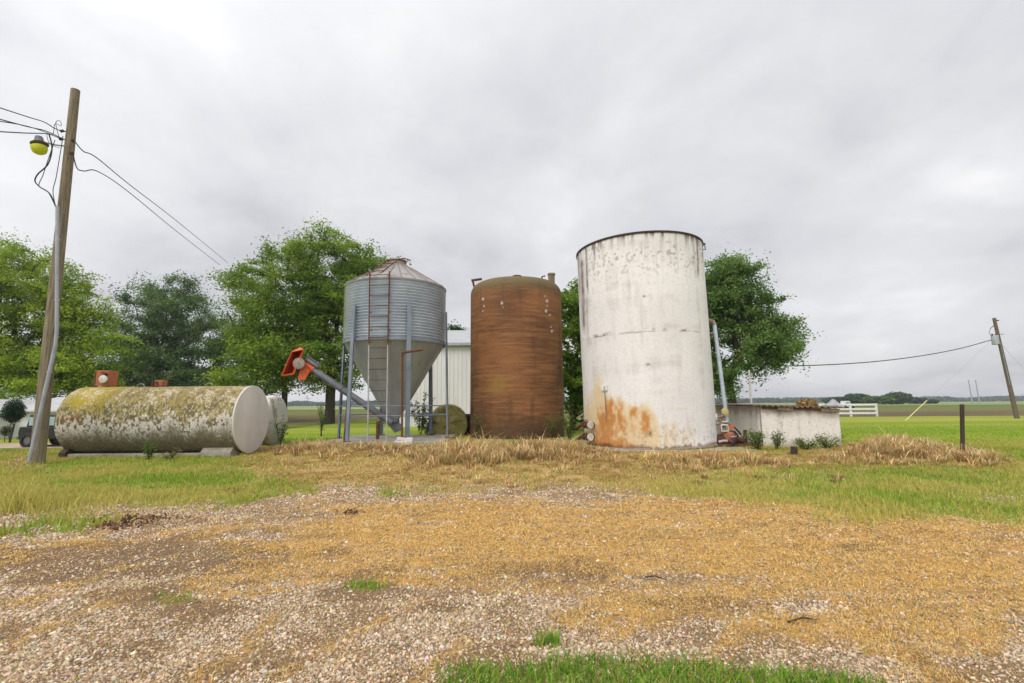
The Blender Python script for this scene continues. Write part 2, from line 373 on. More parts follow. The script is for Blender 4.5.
# tufts of tall dry grass
x, y = scatter(10500, 9.5, 18.5, 2); k = masks(x, y); u, v = k['u'], k['v']
E = lambda *a: ell(u, v, *a)
td = 1.25*E(470, 458, 36, 10)+1.1*E(545, 455, 60, 9)+.5*E(650, 462, 60, 5)+.65*E(730, 462, 60, 6)+1.15*E(898, 451, 48, 10)+.5*E(840, 461, 60, 6)+.35*E(960, 456, 40, 10)+.8*E(300, 452, 40, 12)+1.1*E(985, 463, 22, 5)+.35*E(20, 464, 20, 6)+.6*E(385, 450, 60, 7)+.4*E(425, 464, 30, 8)+.16*E(600, 475, 350, 14)+.45*E(940, 462, 40, 7)
kp = rng.random(len(x)) < np.clip(td*(.15+1.5*ss(.32, .58, k['n1']))-.04, 0, 1)*.75; tx, ty, tt = x[kp], y[kp], np.clip(td[kp], .3, 1.15)
m = rng.integers(18, 60, len(tx)); i = np.repeat(np.arange(len(tx)), m); n = len(i); aa_ = rng.uniform(0, 2*np.pi, n); rr_ = rng.random(n)**.7*rng.uniform(.06, .2, len(tx))[i]
x1, y1 = tx[i]+np.cos(aa_)*rr_, ty[i]+np.sin(aa_)*rr_; hh = (rng.uniform(.12, .50, len(tx))**1.0*tt*(.55+.9*fbm(np.stack([tx, ty, 0*tx], 1), .8, 3)))[i]*rng.uniform(.6, 1.2, n)
bend = rng.uniform(0, 6.28, len(tx))[i]; la = np.where(rng.random(n) < .5, aa_, bend)+rng.normal(0, .4, n)
tone = rng.normal(1, .18, len(tx)).clip(.55, 1.4)[i]; warm = rng.random(len(tx))[i]
cc_ = mix(cvar((.54, .375, .165), n, .22), np.array([.40, .225, .10]), ss(.55, .9, warm))*tone[:, None]
dp.append(blades(x1, y1, hh, rng.uniform(.010, .02, n), cc_, 1.0, .45, la))
kk = rng.random(n) < .09; dp.append(blades(x1[kk], y1[kk], hh[kk]*1.4, rng.uniform(.02, .03, kk.sum()), cvar((.68, .52, .27), kk.sum(), .2), .7, .5))
kk = rng.random(n) < .13; gp.append(blades(x1[kk], y1[kk], hh[kk]*.7, rng.uniform(.015, .025, kk.sum()), cvar((.15, .24, .04), kk.sum()), .7))
# foreground patch and tufts
x, y = scatter(750000, 2.3, 9.5, 2, 1.12); k = masks(x, y)
dens = np.where(y < 4.2, .9, .5); keep = rng.random(len(x)) < k['fg']**1.5*dens; x1, y1 = x[keep], y[keep]; n = len(x1)
h = rng.uniform(.03, .11, n)*np.where(y1 > 7, 1.6, 1)*(.6+.9*k['n1'][keep]); gp.append(blades(x1, y1, h, rng.uniform(.005, .011, n), mix(cvar((.16, .31, .03), n), np.array([.38, .35, .09]), (rng.random(n) < .12)*1.0), .8, .2))
keep = rng.random(len(x)) < .05*ss(.52, .7, k['n4'])*(1-.5*k['soil'])*(y < 6.5); x1, y1 = x[keep], y[keep]; n = len(x1)
gp.append(blades(x1, y1, rng.uniform(.015, .045, n), rng.uniform(.005, .011, n), cvar((.18, .3, .04), n), .8))
# lawn beyond
x = rng.uniform(10, 40, 110000); y = rng.uniform(16, 38, 110000); keep = (x > 10.5+0*y)*(rng.random(len(x)) < .9*ss(38, 20, y)); x, y = x[keep], y[keep]; n = len(x)
gp.append(blades(x, y, rng.uniform(.03, .09, n), rng.uniform(.02, .04, n), mix(cvar((.235, .38, .03), n), np.array([.40, .42, .08]), ss(.45, .65, fbm(np.stack([x, y, 0*x], 1), (.25, .9, 1), 3))*.6), .5))
x = rng.uniform(-24, -6, 40000); y = rng.uniform(16.5, 24, 40000); n = len(x)
gp.append(blades(x, y, rng.uniform(.04, .12, n), rng.uniform(.02, .035, n), mix(cvar((.22, .36, .03), n), np.array([.42, .34, .12]), ss(.45, .6, fbm(np.stack([x, y, 0*x], 1), .4, 3))), .5))
stuff('green_grass', 'green grass blades growing along the gravel edge, in the foreground and on the lawn', 'grass', gp, M['grass'])
stuff('dry_grass', 'tall dry straw coloured grass in tufts before the tanks and shed', 'dry grass', dp, M['dry'])
# --- pebbles
def pebbles(x, y, r, col):
    n = len(x); z = gsurf(x, y)+r*.15
    octa = np.array([[1, 0, 0], [0, 1, 0], [-1, 0, 0], [0, -1, 0], [.25, .2, .62], [0, 0, -.5], [-.3, -.25, .58]])
    fs = np.array([[0, 1, 4], [1, 2, 4], [2, 6, 4], [2, 3, 6], [3, 0, 6], [0, 4, 6], [1, 0, 5], [2, 1, 5], [3, 2, 5], [0, 3, 5]])
    a = rng.uniform(0, 2*np.pi, n); ca, sa = np.cos(a)[:, None], np.sin(a)[:, None]
    o = octa[None]*rng.uniform(.6, 1.3, (n, 7, 1))*r[:, None, None]; o[:, :, 1] *= rng.uniform(.6, 1, n)[:, None]
    v = np.stack([x[:, None]+o[:, :, 0]*ca-o[:, :, 1]*sa, y[:, None]+o[:, :, 0]*sa+o[:, :, 1]*ca, z[:, None]+o[:, :, 2]], 2)
    i = np.arange(n)[:, None, None]*7
    return v.reshape(-1, 3), [(i+fs[None]).reshape(-1, 3)], np.repeat(col, 7, 0)
x, y = scatter(640000, 2.4, 10.5, 1); k = masks(x, y)
pr = (1-.78*k['straw'])*(1-.80*k['soil'])*(1-k['grass'])*(1-.75*k['fg'])*(.22+.75*ss(.34, .62, .5*fbm(np.stack([x, y, 0*x], 1), 4.5, 3, 5.)+.5*k['n4']))
keep = rng.random(len(x)) < pr; x, y = x[keep], y[keep]; n = len(x)
tone = rng.random(n); c = cvar((.52, .405, .29), n, .30, .05); c[tone < .22] = cvar((.34, .235, .15), (tone < .22).sum(), .25); c[tone > .9] = cvar((.66, .59, .50), (tone > .9).sum(), .1)
r = np.clip(rng.lognormal(math.log(.0085), .42, n), .0045, .024)*np.clip(.8+y/14, 1, 1.7)
mz = terrain(x, y)
stuff('gravel', 'loose pale limestone gravel scattered over the drive', 'gravel', [pebbles(x, y, r, c)], M['stones'])
# --- straw / clippings lying flat
x, y = scatter(720000, 2.4, 11, 1); k = masks(x, y); keep = rng.random(len(x)) < np.clip(k['straw']*.85*ss(.25, .47, fbm(np.stack([x, y, 0*x], 1), (3, 7, 1), 3, 14.))+.18, 0, 1)*(1-k['grass']*.8); x, y = x[keep], y[keep]; n = len(x)
z = gsurf(x, y)+rng.uniform(.006, .025, n); a = rng.uniform(0, np.pi, n); L = rng.uniform(.012, .05, n)*np.clip(y/6, .7, 1.4); w = rng.uniform(.0016, .004, n)*np.clip(y/5, .7, 2)
d = np.stack([np.cos(a)*L, np.sin(a)*L, rng.normal(0, .012, n)], 1)/2; s_ = np.stack([-np.sin(a)*w, np.cos(a)*w, 0*w], 1)/2; b = np.stack([x, y, z], 1)
v = np.stack([b-d-s_, b-d+s_, b+d+s_, b+d-s_], 1).reshape(-1, 3); i = np.arange(n)[:, None]*4
c = cvar((.76, .49, .165), n, .30); dk = rng.random(n) < .18; c[dk] = cvar((.14, .085, .04), dk.sum(), .3)
stuff('cut_straw', 'orange tan grass clippings lying in drifts on the gravel', 'straw', [(v, [i+np.array([[0, 1, 2, 3]])], np.repeat(c, 4, 0))], M['dry'])
# --- dead leaf litter, brown heaps at the gravel edge
lp = []
for cx, cy, rx, ry, cnt in ((122, 525, 26, 4, 170), (112, 527, 12, 3, 70), (152, 519, 26, 2.5, 110), (350, 514, 10, 1.8, 60), (235, 492, 18, 2, 60)):
    u = rng.normal(cx, rx/1.6, cnt); v = rng.normal(cy, ry/1.6, cnt); g = np.array([G(a, b) for a, b in zip(u, v)])
    n = cnt; a = rng.uniform(0, 6.3, n); L = rng.uniform(.03, .09, n); z = gsurf(g[:, 0], g[:, 1])+rng.uniform(.0, .05, n)
    d = np.stack([np.cos(a)*L, np.sin(a)*L, rng.normal(0, .03, n)], 1)/2; s_ = np.stack([-np.sin(a)*L*.4, np.cos(a)*L*.4, rng.normal(0, .02, n)], 1)/2
    b = np.stack([g[:, 0], g[:, 1], z], 1); i = np.arange(n)[:, None]*4
    lp.append((np.stack([b-d, b+s_, b+d, b-s_], 1).reshape(-1, 3), [i+np.array([[0, 1, 2, 3]])], np.repeat(cvar((.17, .085, .045), n, .4), 4, 0)))
stuff('dead_leaves', 'dark red brown dead leaves heaped at the edge of the gravel', 'leaf litter', lp, M['dry'])
# ------------------------------------------------------------------ trees and plants
def leafmesh(C, s, col, upb=.6, aspect=.55):
    n = len(C); nr = rng.normal(0, 1, (n, 3)); nr[:, 2] = np.abs(nr[:, 2])+upb; nr /= np.linalg.norm(nr, axis=1)[:, None]
    t = rng.normal(0, 1, (n, 3)); t[:, 2] -= .35; t -= nr*(t*nr).sum(1)[:, None]; t /= np.linalg.norm(t, axis=1)[:, None]; b = np.cross(nr, t)
    s = np.asarray(s)[:, None]
    v = np.stack([C-t*s*.5, C+b*s*aspect*.5+nr*s*.08, C+t*s*.5, C-b*s*aspect*.5+nr*s*.08], 1).reshape(-1, 3)
    i = np.arange(n)[:, None]*4
    return v, [i+np.array([[0, 1, 2, 3]])], np.repeat(col, 4, 0)
def tree(name, label, base, lobes, trunk_r, fork_z, nt_, nl, leaf, c1, c2, group=None, bark='bark', flat=.55, spread=1.0, cat='tree', droop=0.0, hole=.42, seed=0):
    """lobes: list of (centre, radii) in world space; branches grow to tips inside them, leaves sit round the tips"""
    base = np.array([base[0], base[1], tz(base[0], base[1])])
    root = thing(name, label, cat, base, group)
    vol = np.array([l[1][0]*l[1][1]*l[1][2] for l in lobes])**.8; vol = vol/vol.sum()
    tips = []
    while len(tips) < nt_:
        k = rng.choice(len(lobes), p=vol); c, r = lobes[k]; d = rng.normal(0, 1, 3); d /= np.linalg.norm(d)
        rr = rng.random()**.42
        p = np.array(c)+d*np.array(r)*rr*(1+.22*(fbm(np.array([d*2.2+k*3.1+seed]), 1, 2)[0]-.5)*2)
        if p[2] < base[2]+fork_z*.55: continue
        if fbm(p[None], 1/2.4, 2, seed+1.7)[0] < hole and rr > .25: continue
        tips.append(p)
    tips = np.array(tips); fork = base+np.array([0, 0, fork_z])
    nodes = [base, base+np.array([.04, .0, fork_z*.5]), fork]; par = [-1, 0, 1]
    top = max(c[2]+r[2] for c, r in lobes)
    for q in range(1, 5):   # leader
        c = np.average([l[0] for l in lobes], axis=0, weights=vol)
        z = fork[2]+(top*.86-fork[2])*q/5; nodes.append(np.array([fork[0]+(c[0]-fork[0])*q/5+rng.normal(0, .25), fork[1]+(c[1]-fork[1])*q/5+rng.normal(0, .25), z])); par.append(len(nodes)-2)
    order = np.argsort(np.linalg.norm(tips-np.array(nodes[4]), axis=1))
    NA = [np.array(v) for v in nodes]; leafpts = []
    for ti in order:
        p = tips[ti]; A = np.array(NA[2:]); dv = p-A; dist = np.linalg.norm(dv, axis=1)
        cost = dist+np.maximum(0, A[:, 2]-p[2])*.9+np.linalg.norm(A-fork, axis=1)*.12
        j = int(np.argmin(cost))+2; q = NA[j]; L = np.linalg.norm(p-q); seg = max(1, min(4, int(L/1.3)+1)); pj = j
        for s in range(1, seg+1):
            t = s/seg; m = q+(p-q)*t+np.array([0, 0, .10*L*math.sin(math.pi*t)])*(s < seg)+rng.normal(0, .05*L/seg, 3)*(s < seg)
            NA.append(m); par.append(pj); pj = len(NA)-1
        leafpts.append((p, (p-q)/max(L, 1e-3)))
    NA = np.array(NA); par = np.array(par); cnt = np.zeros(len(NA)); haschild = np.zeros(len(NA), bool)
    for i in range(len(NA)-1, 0, -1):
        haschild[par[i]] = True
    cnt = np.where(haschild, 0., 1.)
    for i in range(len(NA)-1, 0, -1): cnt[par[i]] += cnt[i]
    rad = np.maximum(trunk_r*(cnt/cnt[0])**.46, .012); rad[0] = trunk_r*1.25; rad[1] = trunk_r
    mb = MB()
    idx = np.arange(1, len(NA)); a = NA[par[idx]]; b = NA[idx]; ra = np.minimum(rad[par[idx]], rad[idx]*1.7); rb = rad[idx]
    ra = np.where(par[idx] <= 2, np.minimum(rad[par[idx]], rad[idx]*1.35), ra)
    d = b-a; d /= np.maximum(np.linalg.norm(d, axis=1), 1e-6)[:, None]; ref = np.where(abs(d[:, [2]]) > .9, np.array([[1., 0, 0]]), np.array([[0, 0, 1.]]))
    xx = np.cross(d, ref); xx /= np.linalg.norm(xx, axis=1)[:, None]; yy = np.cross(d, xx); K6 = 7; t = np.arange(K6)*2*np.pi/K6
    ring = xx[:, None]*np.cos(t)[None, :, None]+yy[:, None]*np.sin(t)[None, :, None]
    VV = np.concatenate([a[:, None]+ring*ra[:, None, None], b[:, None]+ring*rb[:, None, None]], 1).reshape(-1, 3)
    i0 = np.arange(len(idx))[:, None, None]*2*K6; kk = np.arange(K6); quad = np.stack([kk, (kk+1) % K6, K6+(kk+1) % K6, K6+kk], 1)
    link_mesh('trunk', fast_mesh('trunk', VV, [(i0+quad[None]).reshape(-1, 4)], None, True, base), M[bark], root)
    per = nl//len(leafpts); Cs = []; cols = []
    c1 = np.array(c1); c2 = np.array(c2)
    for p, dr in leafpts:
        n = int(per*rng.uniform(.5, 1.5)); sz = spread*rng.uniform(.6, 1.25)
        o = rng.normal(0, 1, (n, 3))*np.array([sz, sz, sz*flat])*.75; o += dr*rng.normal(.25, .95, (n, 1))*sz; o[:, 2] -= droop*np.abs(o[:, 0]**2+o[:, 1]**2)/max(sz, .1)
        Cs.append(p+o); cols.append(np.clip(c1+(c2-c1)*np.clip(rng.normal(.5, .33), 0, 1), 0, 1)[None]*(1+rng.normal(0, .16, (n, 1)))*(1+rng.normal(0, .05, (n, 3))))
    C = np.concatenate(Cs); cc = np.concatenate(cols).clip(.005, 1)
    v, f, c = leafmesh(C, leaf*rng.uniform(.6, 1.3, len(C)), cc)
    link_mesh('crown', fast_mesh('crown', v, f, c, False, base), M['leafcloth'], root)
    return root
def L(px, py, Y, rx, rz, ry=None):   # lobe centred on a sight line, radii given in pixels at that depth
    k = Y/F; return (P(px, py, Y), (rx*k, (ry or rx)*k, rz*k))
TG = None
def ground_at(px, Y): p = P(px, 405, Y); return p[0], Y
tree('maple_tree', 'broad bright green maple tree behind the corrugated hopper bin', ground_at(330, 45),
     [L(325, 255, 45, 44, 28), L(290, 285, 45, 50, 40), L(355, 300, 45, 44, 46), L(270, 330, 44, 46, 44), L(375, 262, 45, 26, 24), L(242, 280, 45, 22, 13), L(300, 355, 44, 52, 26), L(370, 340, 45, 36, 36), L(325, 300, 45, 40, 50), L(262, 374, 44, 46, 16), L(335, 378, 44, 34, 14)],
     .44, 2.8, 600, 120000, .25, (.12, .22, .022), (.29, .39, .05), spread=.6, flat=.42, seed=1, hole=.42)
tree('maple_tree', 'second maple with a thin dark trunk between the mossy tank and the auger', ground_at(284, 62),
     [L(270, 340, 62, 50, 40), L(238, 352, 62, 34, 30), L(300, 365, 62, 32, 20), L(250, 385, 61, 44, 14)], .36, 4.2, 260, 34000, .32, (.06, .13, .022), (.15, .23, .045), spread=.75, flat=.4, hole=.44, seed=2)
tree('honey_locust_tree', 'feathery light green tree behind the leaning wooden pole at the left edge', ground_at(-20, 46),
     [L(20, 288, 46, 54, 42), L(66, 320, 46, 34, 30), L(-60, 290, 46, 80, 60), L(0, 345, 45, 60, 30), L(60, 295, 46, 36, 26), L(88, 302, 46, 22, 14), L(-5, 262, 46, 26, 22), L(40, 370, 44, 46, 14), L(85, 335, 46, 26, 18), L(30, 350, 45, 50, 20), L(60, 365, 44, 40, 16), L(0, 380, 43, 50, 10), L(75, 372, 44, 42, 16), L(100, 345, 45, 20, 20), L(45, 388, 43, 60, 10)],
     .42, 3.0, 680, 150000, .245, (.16, .26, .015), (.36, .46, .045), spread=.75, flat=.28, seed=3, droop=.1, hole=.40)
tree('ash_tree', 'dark grey green tree behind the long mossy tank, between two lighter trees', ground_at(150, 66),
     [L(172, 322, 66, 50, 44), L(140, 345, 66, 40, 38), L(205, 350, 66, 36, 34), L(170, 370, 65, 60, 22), L(185, 292, 66, 20, 15), L(120, 370, 65, 30, 24), L(160, 300, 66, 22, 14), L(150, 388, 64, 64, 14), L(205, 385, 64, 40, 16), L(110, 388, 63, 44, 16), L(80, 392, 62, 40, 14), L(230, 388, 63, 30, 16)],
     .45, 3.5, 640, 110000, .29, (.085, .16, .04), (.20, .285, .10), spread=.7, flat=.5, seed=4, hole=.45)
tree('leafy_tree', 'bright green tree showing in the gap between the brown tank and the white tank', ground_at(572, 27),
     [L(575, 330, 27, 26, 42), L(568, 380, 27, 24, 36), L(590, 400, 27, 24, 30), L(598, 320, 27, 30, 50), L(572, 300, 27, 10, 14)], .2, .6, 200, 20000, .22, (.10, .20, .02), (.22, .33, .04), spread=.32, flat=.6, seed=5, hole=.36)
tree('ash_tree', 'dense dark green tree behind the right side of the white tank', ground_at(733, 32),
     [L(733, 300, 32, 33, 36), L(752, 330, 32, 28, 36), L(700, 310, 32, 40, 50), L(745, 362, 31, 44, 34), L(770, 340, 32, 20, 26), L(720, 282, 32, 26, 22), L(758, 372, 31, 22, 16), L(780, 303, 32, 18, 10), L(785, 340, 32, 16, 12), L(780, 362, 31, 20, 10), L(735, 268, 32, 22, 12), L(790, 322, 32, 12, 6), L(720, 380, 31, 30, 18)],
     .27, 1.3, 520, 76000, .19, (.09, .185, .04), (.22, .32, .09), spread=.40, flat=.5, seed=6, hole=.43)
tree('treetop', 'small treetop peeping over the white barn roof', ground_at(452, 60), [L(456, 330, 60, 8, 5), L(448, 340, 60, 10, 8)], .2, 5, 30, 2200, .34, (.045, .10, .02), (.10, .16, .04), spread=.4, seed=7, hole=.2, cat='tree')
# round shrub before the white house
def bush(name, label, px, py, Y, rx, rz, n, leaf, c1, c2, cat='shrub', group=None, rnd=.5):
    k = Y/F; c = P(px, py, Y); base = np.array([c[0], Y, tz(c[0], Y)]); root = thing(name, label, cat, base, group)
    st = MB()
    for q in range(4): st.tube([base+np.array([rng.normal(0, .04), 0, -.05]), (base+c)/2+rng.normal(0, .06, 3), c+rng.normal(0, rx*k*.25, 3)], [.05*rz*k, .035*rz*k, .012], 6)
    st.build('stem', M['bark'], root)
    d = rng.normal(0, 1, (n, 3)); d /= np.linalg.norm(d, axis=1)[:, None]; rr = rng.random(n)**rnd
    o = d*rr[:, None]*np.array([rx*k, rx*k, rz*k])*(.75+.5*fbm(d*2+px, 1.5, 2))[:, None]
    C = c+o; C[:, 2] = np.maximum(C[:, 2], base[2]+.02)
    f = fbm(C, 1/(rx*k*.4+.05), 2); cc = mix(np.tile(np.array(c1), (n, 1)), c2, np.clip(f*1.6-.3, 0, 1))*(1+rng.normal(0, .18, (n, 1)))
    v, fs, cl = leafmesh(C, leaf*rng.uniform(.6, 1.3, n), cc)
    link_mesh('foliage', fast_mesh('foliage', v, fs, cl, False, base), M['leafcloth'], root); return root
bush('round_shrub', 'dark rounded shrub in front of the white house left of the pole', 13.5, 411, 29, 9.5, 12, 4500, .10, (.018, .045, .018), (.04, .08, .03))
bush('small_shrub', 'low ragged shrub on the grass before the white house', 6, 431, 29.5, 5, 5, 700, .10, (.05, .08, .03), (.12, .14, .06))
# weeds
def weed(label, px, py, Y, rx, rz, n=260, leaf=.09, c1=(.06, .13, .02), c2=(.15, .23, .04), name='weed_plant', dry=False):
    c = P(px, py, Y); base = np.array([c[0], Y, tz(c[0], Y)]); top = c[2]+rz*Y/F-base[2]; W = rx*1.25*Y/F; top *= 1.15; n = int(n*1.5)
    root = thing(name, label, 'sapling' if name == 'sapling' else 'weed', base, None if name == 'sapling' else 'weeds round the tanks and shed'); st = MB(); pts = []
    for q in range(9):
        a = rng.uniform(0, 6.28); e = base+np.array([math.cos(a)*W*rng.uniform(.2, 1), math.sin(a)*W*rng.uniform(.2, 1), top*rng.uniform(.55, 1)]); m = base+(e-base)*.5+np.array([0, 0, top*.1])
        st.tube([base+rng.normal(0, .03, 3)*np.array([1, 1, 0])-np.array([0, 0, .03]), m, e], [.011, .008, .004], 5)
        for _ in range(n//9):
            t = rng.uniform(.2, 1); pts.append((base+(m-base)*2*t if t < .5 else m+(e-m)*(t-.5)*2)+rng.normal(0, .06, 3))
    st.build('stem', M['bark'], root); C = np.array(pts); C[:, 2] = np.maximum(C[:, 2], base[2]+.03)
    cc = mix(np.tile(np.array(c1), (len(C), 1)), c2, rng.random(len(C)))
    v, fs, cl = leafmesh(C, leaf*rng.uniform(.6, 1.4, len(C)), cc, aspect=.42)
    link_mesh('foliage', fast_mesh('foliage', v, fs, cl, False, base), M['leafcloth'], root); return root
weed('tall leafy weed under the right side of the hopper bin', 421, 418, 22.6, 12, 20, 420, .12, (.03, .085, .02), (.09, .17, .03))
weed('second dark weed clump under the bin beside the pale green barrel', 427, 428, 23.3, 9, 14, 300, .12, (.03, .08, .02), (.08, .15, .03))
weed('leafy weed hugging the left foot of the brown tank', 478, 425, 20.2, 8, 14, 260, .08, (.08, .11, .025), (.16, .19, .05))
weed('yellow green weed at the right foot of the brown tank', 552, 430, 19.9, 10, 13, 280, .08, (.10, .13, .025), (.2, .22, .05))
weed('bright weed between the brown and white tanks', 570, 430, 19.2, 9, 12, 300, .09, (.08, .14, .02), (.18, .24, .04))
weed('green weed against the white shed, nearest the pump', 757, 442, 15.2, 10, 12, 420, .08, (.10, .17, .03), (.22, .28, .06))
weed('small upright weed in the middle of the white shed front', 777, 445, 15.2, 8, 12, 300, .07, (.10, .17, .03), (.22, .28, .06))
weed('spreading weed under the white shed front near its right corner', 828, 446, 15.2, 14, 8, 420, .07, (.10, .17, .03), (.24, .28, .07))
weed('low weed along the foot of the white shed beside the short stump', 804, 447, 15.1, 12, 7, 360, .07, (.10, .17, .03), (.24, .28, .07))
weed('leafy vine weed climbing the small white tank end', 281, 430, 19.0, 8, 12, 240, .09, (.08, .13, .03), (.18, .22, .06))
weed('slender sapling standing in the dry grass left of the bin', 322, 424, 26, 5, 18, 200, .11, (.09, .15, .03), (.17, .24, .05), 'sapling')
weed('dark weed before the long mossy tank near its middle', 149, 455, 14.7, 6, 10, 220, .07, (.08, .14, .02), (.16, .22, .04))
weed('wilted weed beside the gap at the tank cradle', 170, 457, 14.6, 8, 6, 160, .07, (.14, .15, .04), (.28, .24, .09))
# ------------------------------------------------------------------ far scenery
def wood(name, label, spec, m):
    parts = []
    for x0, x1, Y0, Y1, h0, h1, n, s, c1, c2 in spec:
        x = rng.uniform(x0, x1, n); y = rng.uniform(Y0, Y1, n); prof = h0+(h1-h0)*fbm(np.stack([x, 0*x, 0*x], 1), .035, 4)+2.*(fbm(np.stack([x, 0*x, y*0], 1), .15, 2)-.5)*2
        z = rng.random(n)**.6*prof; C = np.stack([x, y, z], 1)
        cc = mix(np.tile(np.array(c1), (n, 1)), c2, np.clip(fbm(C, .12, 3)*2-.5, 0, 1))*(1+rng.normal(0, .15, (n, 1)))
        parts.append(leafmesh(C, s*rng.uniform(.6, 1.4, n), cc, .2, .8))
    stuff(name, label, 'woods', parts, m)
wood('far_woods', 'long low band of distant woods along the horizon', [(-1300, 1500, 900, 960, 5, 11, 60000, 4.0, (.045, .085, .035), (.09, .14, .06))], M['leafcloth'])
HC = [((.035, .075, .02), (.085, .14, .04)), ((.06, .13, .02), (.14, .22, .045)), ((.03, .065, .02), (.07, .12, .035))]
for lb, px, Y, rx, py0, ci in (('dark hedgerow tree far behind the white fence', 857, 260, 12, 395, 0), ('pale green rounded tree in the far hedgerow right of the fence', 874, 250, 10, 397, 1), ('bright mid hedgerow tree beside the tallest far tree', 884, 255, 8, 397.5, 1),
                            ('tallest dark tree of the far hedgerow', 897, 260, 11, 393.5, 0), ('small dark tree right of the tallest far hedgerow tree', 917, 300, 8, 398.5, 2), ('lowest dark bush at the right end of the far hedgerow', 929, 310, 7, 400, 2), ('long low hedge bush far behind the shed roof', 838, 280, 12, 398, 2)):
    cy = (py0+403)/2
    bush('distant_tree', lb, px, cy, Y, rx*1.15, (403-py0)/2*1.25, 1500, 1.6, *HC[ci], cat='tree', group='far hedgerow trees', rnd=.4)

# ------------------------------------------------------------------ left utility pole
PB = G(37, 464); PY = PB[1]; pt = P(75.5, 90, PY)
POLE = np.array([PB[0], PY, 0]); ptop = np.array([pt[0], PY, pt[2]])
def onpole(z, dx=0, dy=0): t = z/ptop[2]; return POLE+(ptop-POLE)*t+np.array([dx, dy, 0])
root = thing('utility_pole', 'tall weathered wooden pole with a yellow yard lamp and grey conduit at the left', 'utility pole', POLE)
mb = MB(); mb.tube([onpole(z) for z in lin(-.1, ptop[2], 14)], [float(.178-.062*t) for t in lin(0, 1, 14)], 20); mb.build('shaft', M['wood'], root)
mb = MB(); cpts = [P(57.5, 206, PY-.33), P(57, 260, PY-.33), P(56.8, 330, PY-.33), P(55.5, 345, PY-.33), P(42, 405, PY-.36), P(29, 462, PY-.40)]
mb.tube(cpts, .046, 10); mb.build('conduit', M['conduit'], root)
mb = MB(); g = P(29, 465, PY-.42)
for q in range(6): mb.tube([g+np.array([0, 0, .05]), g+np.array([rng.normal(0, .1), rng.normal(0, .05), .06]), g+np.array([rng.normal(0, .12), rng.normal(0, .06), -.02])], .018, 6)
mb.build('loose_wire_tangle', M['rustlight'], root)
for py in (240, 300, 372, 415):
    mb = MB(); x = np.interp(py, [206, 330, 345, 405, 462], [57.5, 56.8, 55.5, 42, 29]); c = P(x, py, PY-.33); mb.box(c, (.14, .03, .035)); mb.build('conduit_strap', M['galv'], root)
zlamp = P(38, 150, PY)[2]
mb = MB(); a0 = onpole(P(62, 148, PY)[2], 0, -.1); lamp = P(39, 141, PY-.25)
mb.tube([a0, P(56, 145, PY-.15), P(48, 143, PY-.22), lamp+np.array([.06, 0, 0])], .025, 8); mb.build('lamp_arm', M['conduit'], root)
mb = MB(); tilt = (-.22, 0, 1); mb.lathe([(.03, .24), (.09, .22), (.11, .12), (.14, .03), (.22, -.02), (.21, -.03)], P(39.5, 143.5, PY-.25), 24, tilt, True); lh = mb.build('lamp_housing', M['tailgrey'], root)
ym, t_, b_ = nt('yellow_lens'); b_.inputs['Base Color'].default_value = (.72, .74, .06, 1); b_.inputs['Roughness'].default_value = .35
tr_ = N(t_, 'ShaderNodeBsdfTranslucent'); tr_.inputs[0].default_value = (.9, .95, .03, 1); mx_ = N(t_, 'ShaderNodeMixShader'); mx_.inputs[0].default_value = .4
t_.links.new(b_.outputs[0], mx_.inputs[1]); t_.links.new(tr_.outputs[0], mx_.inputs[2]); t_.links.new(mx_.outputs[0], t_.nodes['Material Output'].inputs[0])
mb = MB(); mb.lathe([(.20, 0), (.195, -.07), (.165, -.16), (.12, -.20), (.03, -.22)], P(39, 147, PY-.25), 24, tilt); mb.build('lamp_lens', ym, lh)
insul = []
for px, py in ((62, 131), (61, 139), (73, 140), (72, 153)):
    mb = MB(); p = P(px, py, PY-.05); c = onpole(p[2]); mb.tube([c, p], .02, 6); mb.lathe([(.03, -.05), (.05, -.03), (.03, 0), (.05, .03), (.03, .05)], p, 10, (1, 0, .2)); mb.build('insulator', M['porcelain'], root); insul.append(p)
def wire(name, label, pts, r, m='cable', cat='power cable', sub=8):
    pts = [np.array(p) for p in pts]; out = []
    for i in range(len(pts)-1):   # catmull-rom
        p0 = pts[max(i-1, 0)]; p1 = pts[i]; p2 = pts[i+1]; p3 = pts[min(i+2, len(pts)-1)]
        for s in range(sub):
            t = s/sub; out.append(.5*((2*p1)+(p2-p0)*t+(2*p0-5*p1+4*p2-p3)*t*t+(3*p1-p0-3*p2+p3)*t**3))
    out.append(pts[-1]); b = MB(); b.tube(out, r, 6); o = b.build(name, M[m])
    return tag(o, label, cat, 'cables of the utility poles')
Y0 = PY-.1
wire('power_cable', 'upper black cable dropping from the pole to the right', [P(74, 140, Y0), P(83, 151, Y0), P(97, 158, Y0+1), P(130, 185, Y0+5), P(178, 222, Y0+13), P(228, 263, Y0+26)], .016)
wire('power_cable', 'lower black cable dropping from the pole to the right', [P(73, 154, Y0), P(77, 168, Y0), P(84, 171, Y0), P(99, 172, Y0+1), P(130, 193, Y0+5), P(175, 230, Y0+13), P(220, 265, Y0+26)], .016)
wire('power_cable', 'topmost black cable running off the left edge from the pole', [P(61, 131, Y0), P(54, 128, Y0-.3), P(44, 122, Y0-1), P(25, 116, Y0-2.5), P(-30, 98, Y0-5)], .014)
wire('power_cable', 'second black cable from the top running off the left edge', [P(61, 138, Y0), P(46, 131, Y0-1), P(25, 126, Y0-2.5), P(-30, 111, Y0-5)], .014)
wire('power_cable', 'third black cable from the top running off the left edge', [P(61, 139, Y0), P(45, 132, Y0-.8), P(22, 125, Y0-2.2), P(-30, 117, Y0-5)], .012)
